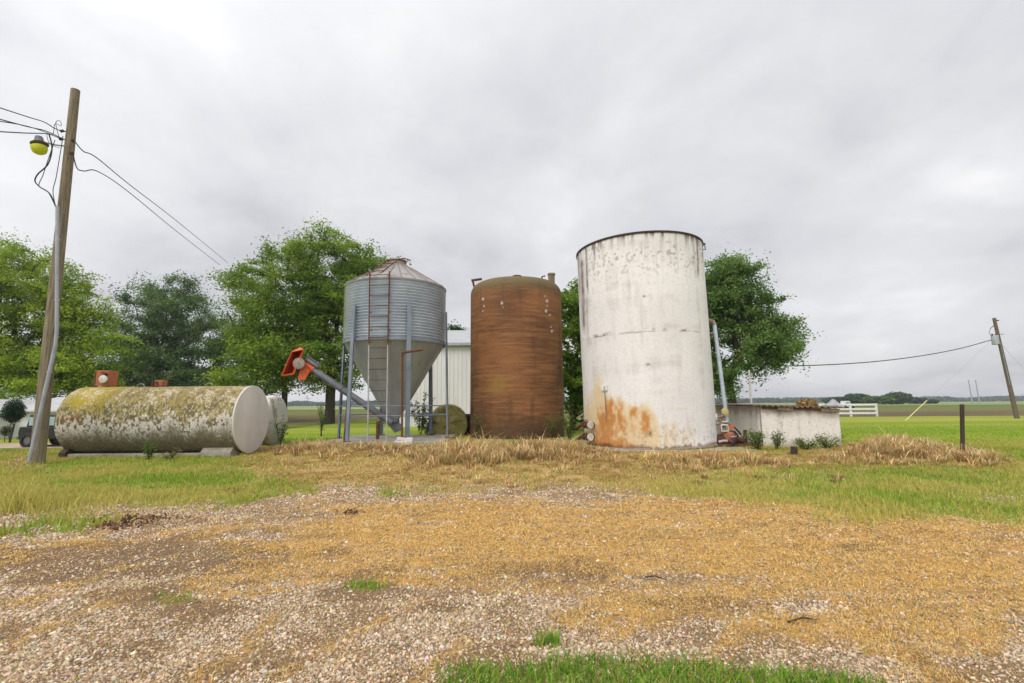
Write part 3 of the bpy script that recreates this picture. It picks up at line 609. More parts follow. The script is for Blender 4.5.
wire('power_cable', 'lowest black cable running off the left edge from the pole', [P(61, 139, Y0), P(48, 134, Y0-.8), P(25, 133, Y0-2.2), P(-30, 130, Y0-5)], .014)
wire('service_wire', 'thick hanging loop of black wire left of the wooden pole', [P(49, 134, Y0-.2), P(52, 148, Y0-.2), P(48, 164, Y0-.2), P(38, 174, Y0-.2), P(35, 181, Y0-.2), P(40, 187, Y0-.2), P(50, 194, Y0-.2), P(57, 210, Y0-.2)], .018, cat='wire')
wire('service_wire', 'thin inner loop of wire beside the thick hanging loop', [P(55, 140, Y0-.2), P(48, 160, Y0-.2), P(43, 175, Y0-.2), P(39, 186, Y0-.2), P(48, 192, Y0-.2), P(56, 208, Y0-.2)], .010, cat='wire')
wire('service_wire', 'straight thin wire hanging closest to the wooden pole', [P(63, 136, Y0-.2), P(60, 155, Y0-.2), P(56, 178, Y0-.2), P(53, 192, Y0-.2), P(57, 212, Y0-.2)], .010, cat='wire')
wire('service_wire', 'curly grey wire tangle left of the insulators', [P(60, 140, Y0-.15), P(57, 130, Y0-.2), P(56, 122, Y0-.2), P(60, 121, Y0-.2), P(61, 126, Y0-.2), P(55, 124, Y0-.2), P(53, 134, Y0-.2), P(47, 134, Y0-.2), P(50, 144, Y0-.2), P(60, 148, Y0-.15)], .008, cat='wire')
# ------------------------------------------------------------------ long horizontal tank
TY = 16.35; TR = 1.10
pr_ = P(252, 419, TY); pl_ = P(86, 421, TY); TZ = pr_[2]; XR, XL = pr_[0], pl_[0]; tc = np.array([(XR+XL)/2, TY, 0])
root = thing('storage_tank', 'long horizontal mossy white steel tank lying on low cradles', 'storage tank', tc)
def tankcol(V):
    n = len(V); rel = (V[:, 2]-TZ)/TR; q = V.copy(); ang = np.arctan2(V[:, 2]-TZ, TY-V[:, 1]); q[:, 1] = ang*TR; q[:, 2] = 0
    st = fbm(q, (5.0, 1.6, 1), 6); fi = fbm(q, (19, 14, 1), 5); sp = fbm(V, 3.5, 5, 3.); big = fbm(V, .9, 3, 8.); f3 = fbm(q, (34, 26, 1), 3, 5.)
    c = np.tile(np.array([.58, .54, .48]), (n, 1))*(.8+.4*sp)[:, None]
    ol = np.array([.25, .195, .055]); dk = np.array([.13, .10, .042])
    m = ss(-.12, .12, rel+.06+(st-.5)*.75+(fi-.5)*.9); mc = mix(np.tile(ol, (n, 1)), dk, ss(.46, .64, fi)); mc = mix(mc, np.array([.29, .235, .10]), ss(.5, .68, sp)*.6)
    xl = (V[:, 0]-XL)/(XR-XL)
    mc = mix(mc, np.array([.33, .25, .015]), np.exp(-((xl-.13)/.14)**2)*ss(.1, .5, rel)*ss(.42, .5, big+(fi-.5)*.3))
    pc = np.array([.52, .46, .36]); m2 = ss(.58, .68, f3+(sp-.5)*.6+(st-.5)*.35)*.75
    mc = mix(mc, pc, m2*(1-.6*ss(.9, 1, rel)))
    c = mix(c, mc, m*(.96))
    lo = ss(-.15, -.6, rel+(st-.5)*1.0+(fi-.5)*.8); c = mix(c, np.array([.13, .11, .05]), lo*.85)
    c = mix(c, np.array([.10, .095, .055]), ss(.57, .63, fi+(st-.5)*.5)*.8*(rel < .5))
    c = mix(c, np.array([.17, .07, .035]), np.exp(-((xl-.07)/.09)**2)*np.exp(-((rel-.08)/.10)**2)*ss(.45, .55, fi)*1.0)
    for s in (.333, .666): c = mix(c, np.array([.12, .10, .05]), np.exp(-((xl-s)/.0025)**2)*.6)
    c = mix(c, np.array([.48, .46, .43]), ss(.988, .996, xl)*.5)
    return c
prof = [(TR*math.cos(a), -TR*.22*math.sin(a)) for a in lin(math.pi/2*.995, .05, 14)]+[(TR, h) for h in lin(0.02, XR-XL, 330)]
tm = amat('mossy_tank_paint', .9, 28, .7, 1.25, bmp=.35)
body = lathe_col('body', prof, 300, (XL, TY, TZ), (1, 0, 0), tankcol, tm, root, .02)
mb = MB(); mb.lathe([(TR+.012, -.03), (TR+.012, .012), (TR-.02, .022), (.01, .045)], (XR, TY, TZ), 64, (1, 0, 0)); mb.build('end_cap', pmat('end_cap_paint', (.66, .63, .585), (.55, .525, .48), 1.4, (1, 1, .5), .8, c3=(.33, .29, .22), c3p=(.6, .85), s3=2.5, st3=(1, 2, .6), bmp=.08), root)
for fx, dx in ((.015, .22), (.885, .95)):
    mb = MB(); x = XL+(XR-XL)*fx; yy = [(TY-.75, .0), (TY+.75, .0)]
    prf = [(TY-.85, -.1), (TY+.85, -.1), (TY+.85, .17)]+[(TY+TR*math.sin(a)*1.0, TZ-TR*math.cos(a)-.01) for a in lin(.68, -.68, 12)]+[(TY-.85, .17)]
    nn = len(prf); w = dx/2
    mb.add([(x-w, a, b) for a, b in prf]+[(x+w, a, b) for a, b in prf], [tuple(range(nn)), tuple(range(2*nn-1, nn-1, -1))]+[(i, (i+1) % nn, nn+(i+1) % nn, nn+i) for i in range(nn)])
    mb.build('cradle', M['blkpost'] if fx < .1 else M['concrete'], root, .01)
mb = MB(); mb.box(((XL+XR)/2-.45, TY-.66, .07), (4.5, .24, .12)); mb.build('support_beam', M['concrete'], root, .01)
for i, px in enumerate((143, 211)):
    x = P(px, 386, TY)[0]; mb = MB(); mb.tube([(x-.13, TY-.1, TZ+TR-.03), (x-.1, TY-.1, TZ+TR+.06), (x, TY-.1, TZ+TR+.10), (x+.1, TY-.1, TZ+TR+.06), (x+.13, TY-.1, TZ+TR-.03)], .02, 8); mb.build('lifting_lug', M['rustlight'], root)
mb = MB(); x = P(197, 386, TY)[0]; mb.lathe([(.25, 0), (.25, .05), (.02, .06)], (x+.3, TY+.25, TZ+TR-.06), 24); mb.build('hatch_lid', M['rustlight'], root)
ZT = TZ+TR
c = P(107, 377, TY); px0 = thing('pump_box', 'rusty orange square pump box with a round white dial on the long mossy tank', 'pump', (c[0], TY, ZT-.02))
mb = MB(); mb.box((c[0], TY, ZT+.28), (.42, .40, .52)); mb.build('housing', M['orangebox'], px0, .02)
mb = MB(); d_ = P(103.5, 379, TY-.24); mb.lathe([(.135, 0), (.135, .04), (.10, .055), (.02, .06)], (d_[0], TY-.232, ZT+.25), 20, (0, -1, 0)); mb.build('dial', M['whiteblock'], px0)
mb = MB(); mb.box((c[0]-.24, TY+.02, ZT+.24), (.06, .44, .46)); mb.box((c[0]+.1, TY-.25, ZT+.44), (.2, .03, .06), (0, .5, 0)); mb.box((c[0]+.16, TY-.25, ZT+.36), (.06, .03, .22), (0, .3, 0)); mb.build('bracket', M['rust'], px0)
mb = MB(); mb.lathe([(.22, -.04), (.22, .03)], (c[0], TY, ZT), 20); mb.build('flange', M['rustlight'], px0)
c = P(160, 383, TY); px0 = thing('vent_box', 'small rusty low box beside the pump box on the mossy tank', 'fitting', (c[0], TY, ZT-.02))
mb = MB(); mb.box((c[0]+.03, TY, ZT+.11), (.27, .26, .19)); mb.build('housing', M['orangebox'], px0, .015)
mb = MB(); mb.box((c[0]-.14, TY-.05, ZT+.09), (.05, .24, .2)); mb.tube([(c[0], TY-.16, ZT+.12), (c[0], TY-.2, ZT+.12)], .05, 10); mb.build('bracket', M['rust'], px0)
# ---- second tank behind
TY2 = 19.9; k2 = TY2/F; e = P(277.5, 420.5, TY2); R2 = 24.5*k2; x2 = e[0]
root = thing('storage_tank', 'smaller white tank with flaking paint half hidden behind the mossy tank', 'storage tank', (x2-2, TY2, tz(x2-2, TY2)))
def t2col(V):
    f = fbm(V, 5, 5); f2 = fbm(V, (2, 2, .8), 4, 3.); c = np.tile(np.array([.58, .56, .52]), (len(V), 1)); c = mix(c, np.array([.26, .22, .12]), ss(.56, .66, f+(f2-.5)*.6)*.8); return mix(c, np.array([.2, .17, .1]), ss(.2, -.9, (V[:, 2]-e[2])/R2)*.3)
lathe_col('body', [(.01, 0), (R2*.97, .01)]+[(R2, h) for h in lin(.05, 4.2, 60)]+[(r, 4.2+.22*math.sqrt(max(0, 1-(r/R2)**2))) for r in lin(R2*.98, .01, 20)], 96, (x2-4.3, TY2, e[2]), (1, 0, 0), t2col, amat('flaking_white_paint', .85, 20, .75, 1.2), root)
for dx in (-3.6, -.35):
    mb = MB(); mb.box((x2+dx, TY2, e[2]-R2*.95), (.25, 1.4, .35)); mb.build('cradle', M['concrete'], root, .01)
mb = MB(); mb.tube([(x2+.18, TY2-.5, e[2]-.35), (x2+.2, TY2+.1, e[2]-.35)], .03, 8); mb.build('pipe_stub', M['galv'], root)
# ------------------------------------------------------------------ hopper bin
BY = 20.2; k = BY/F; Rb = 49.3*k
bc = P(396.4, 290, BY); bx = bc[0]
ztop = P(396, 277.5, BY-Rb)[2]; zbot = P(396, 337.5, BY-Rb)[2]; zpk = P(399, 259.5, BY)[2]; gz = .17
zslab = .24; zc = .95
root = thing('grain_bin', 'corrugated galvanised grain bin with a hopper cone on tall steel legs', 'grain bin', (bx, BY, zslab))
mb = MB(); nc = 20; pr2 = []
for i in range(nc*8+1):
    t = i/(nc*8); pr2.append((Rb+.040*math.cos(2*math.pi*i/8), zbot+(ztop-zbot)*t))
mb.lathe(pr2, (bx, BY, 0), 120, cap=False)
mcor = pmat('corrugated_galvanised', (.54, .585, .63), (.44, .49, .545), 1.3, (1, 1, .6), .4, .5, c3=(.30, .26, .23), c3p=(.64, .76), s3=2.2, st3=(1, 1, .5), bmp=.03)
mb.build('corrugated_wall', mcor, root)
mb = MB(); mb.lathe([(Rb+.035, zbot-.07), (Rb+.035, zbot+.03), (Rb-.05, zbot+.03)], (bx, BY, 0), 96, cap=False); mb.build('ring_beam', M['galvleg'], root)
mb = MB(); mb.lathe([(Rb-.02, zbot-.02)]+[(Rb-.02-(Rb-.2)*t, zbot-.02-(zbot-zc)*t) for t in lin(.05, 1, 12)], (bx, BY, 0), 96, cap=False)
mcone = pmat('hopper_sheet', (.42, .44, .455), (.33, .35, .365), 1.2, (1, 1, .4), .5, .45, c3=(.24, .2, .16), c3p=(.62, .8), s3=3, st3=(1, 1, .3), bmp=.02)
cone = mb.build('hopper_cone', mcone, root)
mb = MB()
for i in range(12):
    a = i*math.pi/6+.15
    for t in (0,): mb.tube([(bx+(Rb-.01)*math.cos(a), BY+(Rb-.01)*math.sin(a), zbot-.03), (bx+.22*math.cos(a), BY+.22*math.sin(a), zc+.04)], .008, 5)
mb.build('cone_seam', mcone, cone)
# roof
mr = pmat('bin_roof_sheet', (.36, .355, .35), (.28, .255, .24), 1.6, (1, 1, 1), .55, .35, c3=(.22, .10, .05), c3p=(.56, .66), s3=3)
mb = MB(); rr0 = .36; zr1 = zpk-.26
mb.lathe([(Rb+.05, ztop-.03), (Rb+.06, ztop+.02), (Rb-.05, ztop+.05), (rr0, zr1)], (bx, BY, 0), 96, cap=False)
roof = mb.build('roof', mr, root)
mb = MB()
for i in range(24):
    a = i*math.pi/12+.07; mb.tube([(bx+(Rb+.03)*math.cos(a), BY+(Rb+.03)*math.sin(a), ztop+.055), (bx+rr0*math.cos(a), BY+rr0*math.sin(a), zr1+.02)], .014, 5)
mb.build('roof_rib', M['rustlight'], roof)
mb = MB(); mb.lathe([(rr0+.03, zr1-.06), (rr0+.04, zr1+.05), (rr0+.01, zr1+.05), (rr0-.02, zr1+.16), (rr0+.05, zr1+.16), (rr0+.05, zr1+.19), (.18, zr1+.27), (.03, zr1+.29)], (bx, BY, 0), 40); mb.build('roof_lid', M['rustlight'], roof)
mb = MB(); mb.tube([(bx, BY-.1, zr1+.24), (bx+.34, BY-.15, zr1+.26), (bx+.62, BY-.15, zr1+.17)], .025, 6); mb.build('lid_lever', M['rust'], roof)
# legs
LR = Rb+.11
for i in range(6):
    a = R(27+60*i); dx, dy = math.sin(a), -math.cos(a); zt = P(396, 313, BY)[2]; zt = zt-.0
    t0 = np.array([bx+LR*dx, BY+LR*dy, zt]); b0 = np.array([bx+(LR+.12)*dx, BY+(LR+.12)*dy, zslab+.02])
    tx = np.array([math.cos(a), math.sin(a), 0]); nn_ = np.array([dx, dy, 0]); w = .085; d2 = .05
    mb = MB()   # channel section: web plus two flanges
    for (o1, o2, sx, sy) in ((0, 0, w, .012), (-w+.006, -d2/2, .006, d2/2), (w-.006, -d2/2, .006, d2/2)):
        q = [(o1-sx, o2-sy), (o1+sx, o2-sy), (o1+sx, o2+sy), (o1-sx, o2+sy)]
        mb.hull8([b0+tx*p+nn_*s for p, s in q], [t0+tx*p+nn_*s for p, s in q])
    lg = mb.build('leg', M['galvleg'], root)
    mb = MB(); mb.box(b0-np.array([0, 0, .0]), (.24, .24, .03), (0, 0, a)); mb.build('foot_plate', M['rust'], lg)
for zz in (P(396, 406, BY-Rb)[2], P(396, 416, BY-Rb)[2]):
    mb = MB(); pts = []
    for i in range(6):
        a = R(27+60*i); t = (zz-zslab)/3.8; rr = LR+.10-.1*t; pts.append((bx+rr*math.sin(a), BY-rr*math.cos(a), zz))
    for i in range(6): mb.tube([pts[i], pts[(i+1) % 6]], .024, 6)
    mb.build('leg_brace', M['galvleg'], root)
# ladder
for i, tx_ in enumerate((0,)):
    lad = []
    def lp_(px, py): return P(px, py, BY-Rb*.93-.22)
    for s, (pa, pb, pm) in enumerate((((369.8, 272), (368, 437), (368.8, 345)), ((389.5, 271), (386.5, 438), (387.8, 345)))):
        a = lp_(*pa); m_ = lp_(*pm); b = lp_(*pb); b[2] = zslab
        mb = MB(); mb.tube([a, m_], .026, 8); mb.build('ladder_rail', M['rust'], root, label='rusty upper ladder rail')
        mb = MB(); mb.tube([m_, b], .028, 8); mb.build('ladder_rail', M['railgrey'], root, label='pale grey lower ladder rail'); lad.append((a, b))
    for j in range(16):
        t = j/16+.02; p1 = lad[0][0]*(1-t)+lad[0][1]*t; p2 = lad[1][0]*(1-t)+lad[1][1]*t
        mb = MB(); mb.tube([p1, p2], .014, 6); mb.build('rung', M['rust'], root)
    for py in (275, 295, 312, 330, 342):
        for px in (369.5, 389):
            mb = MB(); p = lp_(px, py); q = np.array([p[0]+.03, BY-math.sqrt(max(0, (Rb+.01)**2-(p[0]-bx)**2)), p[2]]); mb.tube([p, q], .018, 6); mb.build('ladder_bracket', M['rust'], root)
# roof ladder
mb = MB(); zA = ztop+.08
for px in (370, 390):
    pass
a1 = np.array([bx-.95, BY-Rb*.80, ztop+.12]); a2 = np.array([bx-.25, BY-.5, zr1+.12]); b1 = a1+np.array([.6, -.12, .02]); b2 = a2+np.array([.5, -.05, .02])
mb.tube([a1, a2], .02, 6); mb.tube([b1, b2], .02, 6)
for t in lin(.1, .95, 5): mb.tube([a1*(1-t)+a2*t, b1*(1-t)+b2*t], .016, 6)
mb.build('roof_ladder', M['rust'], root)
# boot and centre post
mb = MB(); mb.lathe([(.24, zc+.08), (.26, zc-.05), (.17, zc-.14)], (bx, BY, 0), 20)
mb.hull8([(bx-.2, BY-.2, zc-.1), (bx+.24, BY-.2, zc-.1), (bx+.24, BY+.2, zc-.1), (bx-.2, BY+.2, zc-.1)], [(bx+.1, BY-.16, zc-.48), (bx+.42, BY-.16, zc-.36), (bx+.42, BY+.16, zc-.36), (bx+.1, BY+.16, zc-.48)]); mb.build('boot', M['augergrey'], root)
mb = MB(); q = P(402.5, 352, BY-Rb-.25); qb = P(402, 439, BY-Rb-.25); qe = P(423, 349.5, BY-Rb-.30); mb.tube([(qb[0], qb[1], zslab), q], .038, 10); mb.tube([q+np.array([-.02, 0, -.03]), qe], .045, 8); mb.build('rusty_stand_pipe', M['rust'], root)
mb = MB(); q = P(349.5, 403, BY-Rb*.62-.32); mb.tube([P(349.5, 378, BY-Rb*.62-.32), (P(344.5, 440, BY-Rb*.62-.4)[0], BY-Rb*.62-.4, zslab)], .05, 8); mb.build('rusty_stay', M['rust'], root)
mb = MB(); q = P(378, 420, BY-.5); mb.tube([(q[0], q[1], zslab), (q[0], q[1], zc)], .07, 8); mb.build('centre_post', M['rust'], root)
# slab below
sl = MB(); sl.box((bx, BY+.1, zslab-.2), (2*LR+.35, 2*LR+.3, .4)); tag(sl.build('concrete_slab', M['concrete'], None, .02), 'worn concrete slab under the legs of the grain bin', 'slab')
c = P(404, 442, 17.35); root = thing('concrete_block', 'pale concrete block with a hole before the bin legs', 'block', (c[0], 17.35, tz(c[0], 17.35)))
mb = MB(); mb.box((c[0], 17.35, .22), (.62, .35, .26), (0, 0, .1)); mb.build('lower_slab', M['whiteblock'], root, .02)
mb = MB(); mb.box((c[0]+.02, 17.4, .40), (.56, .3, .10), (0, .05, .15)); ub = mb.build('upper_slab', M['whiteblock'], root, .02)
mb = MB(); mb.lathe([(.07, 0), (.07, .006)], (c[0]+.02, 17.36, .452), 14); mb.build('hole', M['black'], ub)
# ------------------------------------------------------------------ auger
AY = 19.55; aa = P(312, 369, AY); ab = P(392, 423, AY+.3); hd = P(296, 357.5, AY-.05); ax_ = (ab-aa)/np.linalg.norm(ab-aa)
root = thing('auger', 'grey unloading auger tube with an orange hopper head slanting up left from the bin', 'auger', (ab[0], ab[1], tz(ab[0], ab[1])))
mb = MB(); mb.tube([aa, ab], .135, 20); mb.lathe([(.15, 0), (.15, .05)], P(341, 388.5, AY+.1), 20, tuple(ax_)); mb.build('tube', M['augergrey'], root)
mb = MB(); mb.tube([P(303, 362, AY), P(314, 370, AY)], [.15, .145], 20); mb.build('collar', M['orange'], root, label='orange collar of the auger tube')
def plate(mb, pts, th=.03):   # thick plate through px points at depths
    a = [np.array(p) for p in pts]; n_ = np.cross(a[1]-a[0], a[2]-a[0]); n_ = n_/np.linalg.norm(n_)*th/2; n = len(a)
    mb.add([p-n_ for p in a]+[p+n_ for p in a], [tuple(range(n)), tuple(range(2*n-1, n-1, -1))]+[(i, (i+1) % n, n+(i+1) % n, n+i) for i in range(n)])
mb = MB(); f_, bk = AY-.38, AY+.38
lf = [P(291.5, 352, f_), P(281.5, 375.5, f_)]; lb = [P(297.5, 350.5, bk), P(288, 375, bk)]; rf = [P(304, 349.5, f_), P(294, 374, f_)]; rb_ = [P(300.5, 347.5, bk), P(291, 372.5, bk)]
plate(mb, [lf[0], lf[1], lb[1], lb[0]]); plate(mb, [lb[0], lb[1], rb_[1], rb_[0]]); plate(mb, [rb_[0], rb_[1], rf[1], rf[0]])
plate(mb, [lf[0], lb[0], rb_[0], rf[0]]); plate(mb, [lf[1], lb[1], rb_[1], rf[1]])
lo_ = [P(287.5, 352.8, f_-.03), P(277.9, 376, f_-.03)]
mb.build('hopper', M['orange'], root)
mb = MB(); cc = P(299, 363.5, f_-.08); mb.lathe([(.225, 0), (.225, .05), (.20, .06), (.03, .07)], cc, 28, (.15, -1, .05)); mb.build('drive_cover', M['rustlight'], root)
mb = MB(); plate(mb, [P(304, 364, f_+.1), P(310, 371, f_+.1), P(305, 380, f_+.1), P(298, 379.5, f_+.1), P(300, 370, f_+.1)], .04); plate(mb, [P(304, 364, f_+.5), P(310, 371, f_+.5), P(305, 380, f_+.5), P(298, 379.5, f_+.5), P(300, 370, f_+.5)], .04)
plate(mb, [P(298, 379.5, f_+.1), P(305, 380, f_+.1), P(305, 380, f_+.5), P(298, 379.5, f_+.5)], .03); plate(mb, [P(310, 371, f_+.1), P(305, 380, f_+.1), P(305, 380, f_+.5), P(310, 371, f_+.5)], .03); mb.build('discharge_spout', M['orange'], root)
mb = MB(); a = P(306, 359, AY-.1); b = P(318, 367, AY-.05); mb.tube([a, b], .085, 12); mb.tube([P(305, 357.5, AY-.1), P(309, 357, AY-.1), P(320, 365, AY-.05)], .03, 6); mb.build('motor_cover', M['augergrey'], root)
# ------------------------------------------------------------------ brown fibreglass tank
RY = 22.6; k = RY/F; Rr = 46.3*k*.995; rc = P(516.5, 360, RY); rx = rc[0]; zs = P(516, 287.5, RY-Rr)[2]; zd = P(516, 274.5, RY)[2]
zs = P(516, 285, RY-Rr)[2]; g0 = tz(rx, RY); RC = np.array([rx, RY, g0])
root = thing('storage_tank', 'tall rust brown cylindrical tank with a domed mossy top', 'storage tank', RC)
def rcol(V):
    n = len(V); ang = np.arctan2(V[:, 1]-RY, V[:, 0]-rx); q = np.stack([ang*Rr, V[:, 2], 0*ang], 1); u, v, _ = proj(V)
    h1 = fbm(q, (1.8, 34, 1), 4); h2 = fbm(q, (1.1, 13, 1), 4, 5.); b = fbm(q, (.8, .8, 1), 4, 2.); vs = fbm(q, (2.2, .25, 1), 4, 7.); fi = fbm(q, (6, 9, 1), 4, 3.)
    c = mix(np.tile(np.array([.245, .108, .042]), (n, 1)), np.array([.14, .064, .028]), ss(.38, .66, h1*.55+b*.45)); c = mix(c, np.array([.37, .18, .066]), ss(.50, .72, h2)*.4)
    c = mix(c, np.array([.075, .036, .020]), ss(.50, .66, vs*.6+b*.25+fi*.15)*.7)
    zr = (V[:, 2]-g0)/(zs-g0)
    c = mix(c, np.array([.065, .042, .024]), ss(.20, 0., zr+(vs-.5)*.3)*.8)
    c = mix(c, np.array([.125, .10, .045]), ss(.95, 1.02, zr+(fi-.5)*.08+(vs-.5)*.07)*.85)
    E = lambda *a: ell(u, v, *a)*(V[:, 1] < RY)
    c = mix(c, np.array([.27, .18, .035]), np.clip(E(498, 385, 8, 9)*1.0*(fi*1.4-.1)*(.5+h1), 0, .6)); c = mix(c, np.array([.10, .045, .022]), E(490, 303, 22, 12)*.35)
    for px, py, r in ((483, 299, 1.6), (484, 306, 1.2), (502, 303, 1.8), (503, 307, 1), (547, 301, 1.8), (546, 311, 1.8), (547, 306, 1.1), (550, 315, 1.2), (552, 331, 1.6), (551, 327, 1), (483, 311, .9), (545, 296, 1)):
        c = mix(c, np.array([.60, .56, .47]), np.clip((E(px, py, r*.62, r*.8)*1.9-.2)*(fi+.3), 0, .9))
    for x0 in (480.5, 503.2): c = mix(c, np.array([.10, .06, .035]), np.exp(-((u-x0)/.45)**2)*((v > 285)*(v < 314))*(V[:, 1] < RY)*.6)
    for y0 in (345.,): 
        zl = P(516, y0, RY-Rr)[2]; c = mix(c, np.array([.11, .06, .03]), np.exp(-((V[:, 2]-zl)/.018)**2)*.7)
    c = mix(c, np.array([.30, .16, .07]), np.exp(-((v-313.5)/.7)**2)*((u > 480)*(u < 504))*.4*(V[:, 1] < RY))
    return c
RS = .52; shoulder = [(Rr-RS+RS*math.cos(a), zs+RS*math.sin(a)) for a in lin(0, math.pi/2*.95, 18)]
prof = [(Rr, h) for h in lin(g0-.1, zs-.02, 260)]+shoulder+[(Rr-RS-(Rr-RS-.02)*t, zs+RS+.28*t) for t in lin(.06, 1, 10)]
zd = zs+RS+.16
body = lathe_col('shell', prof, 300, (rx, RY, 0), (0, 0, 1), rcol, amat('fibreglass_brown', .75, 16, .75, 1.25, (1, 1, 4), bmp=.2), root, .015)
mb = MB(); c = P(517, 272, RY-.3); mb.lathe([(.16, -.25), (.16, .05), (.22, .05), (.22, .1), (.05, .12)], (c[0], c[1], zd+.12), 16); mb.build('top_vent', M['rust'], root)
mb = MB(); c = P(551.5, 280, RY-.9); mb.lathe([(.15, -.5), (.15, .22), (.18, .22), (.18, .3), (.08, .31)], c, 16); mb.build('manway_neck', M['wood'], root)
mb = MB(); c = P(473, 284, RY-.4); mb.tube([c+np.array([.1, 0, -.3]), c+np.array([0, 0, .1]), c+np.array([.05, 0, .19])], .05, 8); mb.tube([c+np.array([-.08, 0, .17]), c+np.array([.42, 0, .24])], .06, 8); mb.build('overflow_pipe', M['rust'], root)
mb = MB(); c = P(541, 277, RY-.6); mb.tube([c+np.array([0, 0, -.3]), c+np.array([.05, 0, .02]), c+np.array([.2, 0, .05])], .035, 8); mb.build('hook', M['rust'], root)
# ------------------------------------------------------------------ white tank
WY = 17.35; WZ0 = .18
Wc = P(649.5, 446, WY); wx = Wc[0]
def halfw():  # radius so that the silhouette is 133 px wide at the foot
    lo, hi = 1., 4.
    for _ in range(40):
        m = (lo+hi)/2; t = np.linspace(0, 6.283, 400); u, v, _d = proj(np.stack([wx+m*np.cos(t), WY+m*np.sin(t), 0*t+.3], 1)); 
        if u.max()-u.min() < 133: lo = m
        else: hi = m
    return lo
Wr = halfw(); WT = P(641, 231, WY-Wr)[2]
root = thing('storage_tank', 'tall open white steel tank with orange rust streaks near its foot', 'storage tank', (wx, WY, WZ0))
def wcol(V):
    n = len(V); ang = np.arctan2(V[:, 1]-WY, V[:, 0]-wx); q = np.stack([ang*Wr, V[:, 2], 0*ang], 1); u, v, _ = proj(V); fr = V[:, 1] < WY; u = u-4.0*(447-v)/213
    E = lambda *a: ell(u, v, *a)*fr
    vs = fbm(q, (5, .35, 1), 5); vs2 = fbm(q, (11, .8, 1), 4, 5.); fi = fbm(q, (5, 5, 1), 5, 2.); b = fbm(q, (.7, .7, 1), 3, 4.); hz = fbm(q, (.6, 5, 1), 4, 6.)
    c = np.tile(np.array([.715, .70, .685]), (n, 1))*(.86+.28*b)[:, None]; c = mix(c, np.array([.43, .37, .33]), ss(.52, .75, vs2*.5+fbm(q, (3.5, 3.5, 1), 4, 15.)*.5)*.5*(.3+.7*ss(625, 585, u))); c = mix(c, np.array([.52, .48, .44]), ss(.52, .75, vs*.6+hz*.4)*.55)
    top = (WT-V[:, 2])
    st = ss(.50, .64, vs2+(vs-.5)*.7)*np.exp(-(top/.24)**1.5)*.85+ss(.64, .74, vs2)*np.exp(-top/.9)*.45
    c = mix(c, np.array([.12, .085, .05]), np.clip(st, 0, .92)); c = mix(c, np.array([.06, .045, .035]), ss(.07, .03, top)*.9)
    f9 = fbm(q, (13, 13, 1), 4, 9.); sp = ss(.60, .68, f9)*ss(2.2, .1, top)*.65*ss(.45, .6, b+.1*(u-640)/60); c = mix(c, np.array([.17, .11, .07]), sp)
    for px, y0, y1, w, s in ((583, 262, 330, 1.6, .8), (579, 250, 300, 1.2, .7), (588, 250, 290, .8, .75), (699, 240, 275, .9, .9), (596, 242, 262, .8, .6), (704, 243, 260, .8, .7), (586.5, 300, 345, 1.6, .35), (641, 300, 345, 1.5, .18)):
        c = mix(c, np.array([.15, .09, .075]), np.clip(np.exp(-((u-px-(v-300)*.03+(vs2-.5)*2)/w)**2)*ss(y0-6, y0, v)*ss(y1+8, y1-8, v)*fr*s*(.3+1.3*fi), 0, .9))
    zl = P(641, 331, WY-Wr)[2]
    c = mix(c, np.array([.30, .25, .21]), np.exp(-((V[:, 2]-zl)/.014)**2)*.75*ss(.3, .5, fi)); c = mix(c, np.array([.2, .15, .12]), ss(.56, .62, fi)*np.exp(-((V[:, 2]-zl-.03)/.05)**2)*.8)
    ru = .8*E(625, 432, 45, 26)+.35*E(680, 440, 40, 14)+.5*E(595, 405, 14, 30)+1.25*E(613, 413, 10, 15)+.6*E(608, 432, 20, 22)+1.25*E(606, 443, 18, 9)+.7*E(634, 412, 5, 6)+.7*E(646, 420, 5, 16)+.55*E(640, 438, 12, 10)+.35*E(625, 428, 30, 18)+.3*E(680, 409, 10, 3)+.4*E(600, 395, 6, 30)+.5*E(650, 450, 70, 3)
    sk = .55*vs2+.45*fbm(q, (7, .9, 1), 4, 8.); ru = ss(.18, .95, ru*(.15+1.7*sk)*(.6+.8*fi))
    c = mix(c, np.array([.66, .50, .27]), np.clip(ru*1.1, 0, .85))
    r2 = .3*E(625, 430, 34, 26)+.35*E(598, 420, 12, 30)+1.35*E(613, 411, 9, 14)+1.5*E(606, 445, 19, 6)+.8*E(646, 420, 4, 14)+.8*E(634, 412, 4, 6)+.7*E(603, 432, 7, 15)+.35*E(622, 428, 20, 10)+.4*E(655, 449, 50, 2.5)
    f7 = fbm(q, (9, 6, 1), 4, 31.); rm = ss(.26, 1.25, r2*(.0+2.0*sk)*(.1+1.8*f7)); c = mix(c, np.array([.62, .37, .11]), ss(.05, .5, rm)*.55); c = mix(c, np.array([.46, .17, .03]), rm*.82); c = mix(c, np.array([.20, .07, .025]), ss(.45, .95, (1.4*E(602, 446, 14, 5)+.5*E(613, 403, 5, 4)+.5*E(617, 418, 3, 8))*(.2+1.6*sk)))
    c = mix(c, np.array([.14, .07, .035]), ss(.10, .0, V[:, 2]-WZ0-(vs2-.3)*.25)*.75)
    c = mix(c, np.array([.24, .17, .12]), ss(.63, .70, fbm(q, (15, 12, 1), 4, 12.))*ss(1.6, .2, V[:, 2])*.5)
    c = mix(c, np.array([.02, .02, .02]), E(644, 296, 1.3, 1.0)); c = mix(c, np.array([.10, .07, .05]), E(648, 364, 2.0, 1.)*.9); c = mix(c, np.array([.10, .07, .05]), E(650.5, 433, 1.5, 3)*.9)
    return c
prof = [(Wr, h) for h in lin(WZ0, WT, 300)]+[(Wr-.02, WT), (Wr-.03, WT-.03), (0.05, WT-.10)]
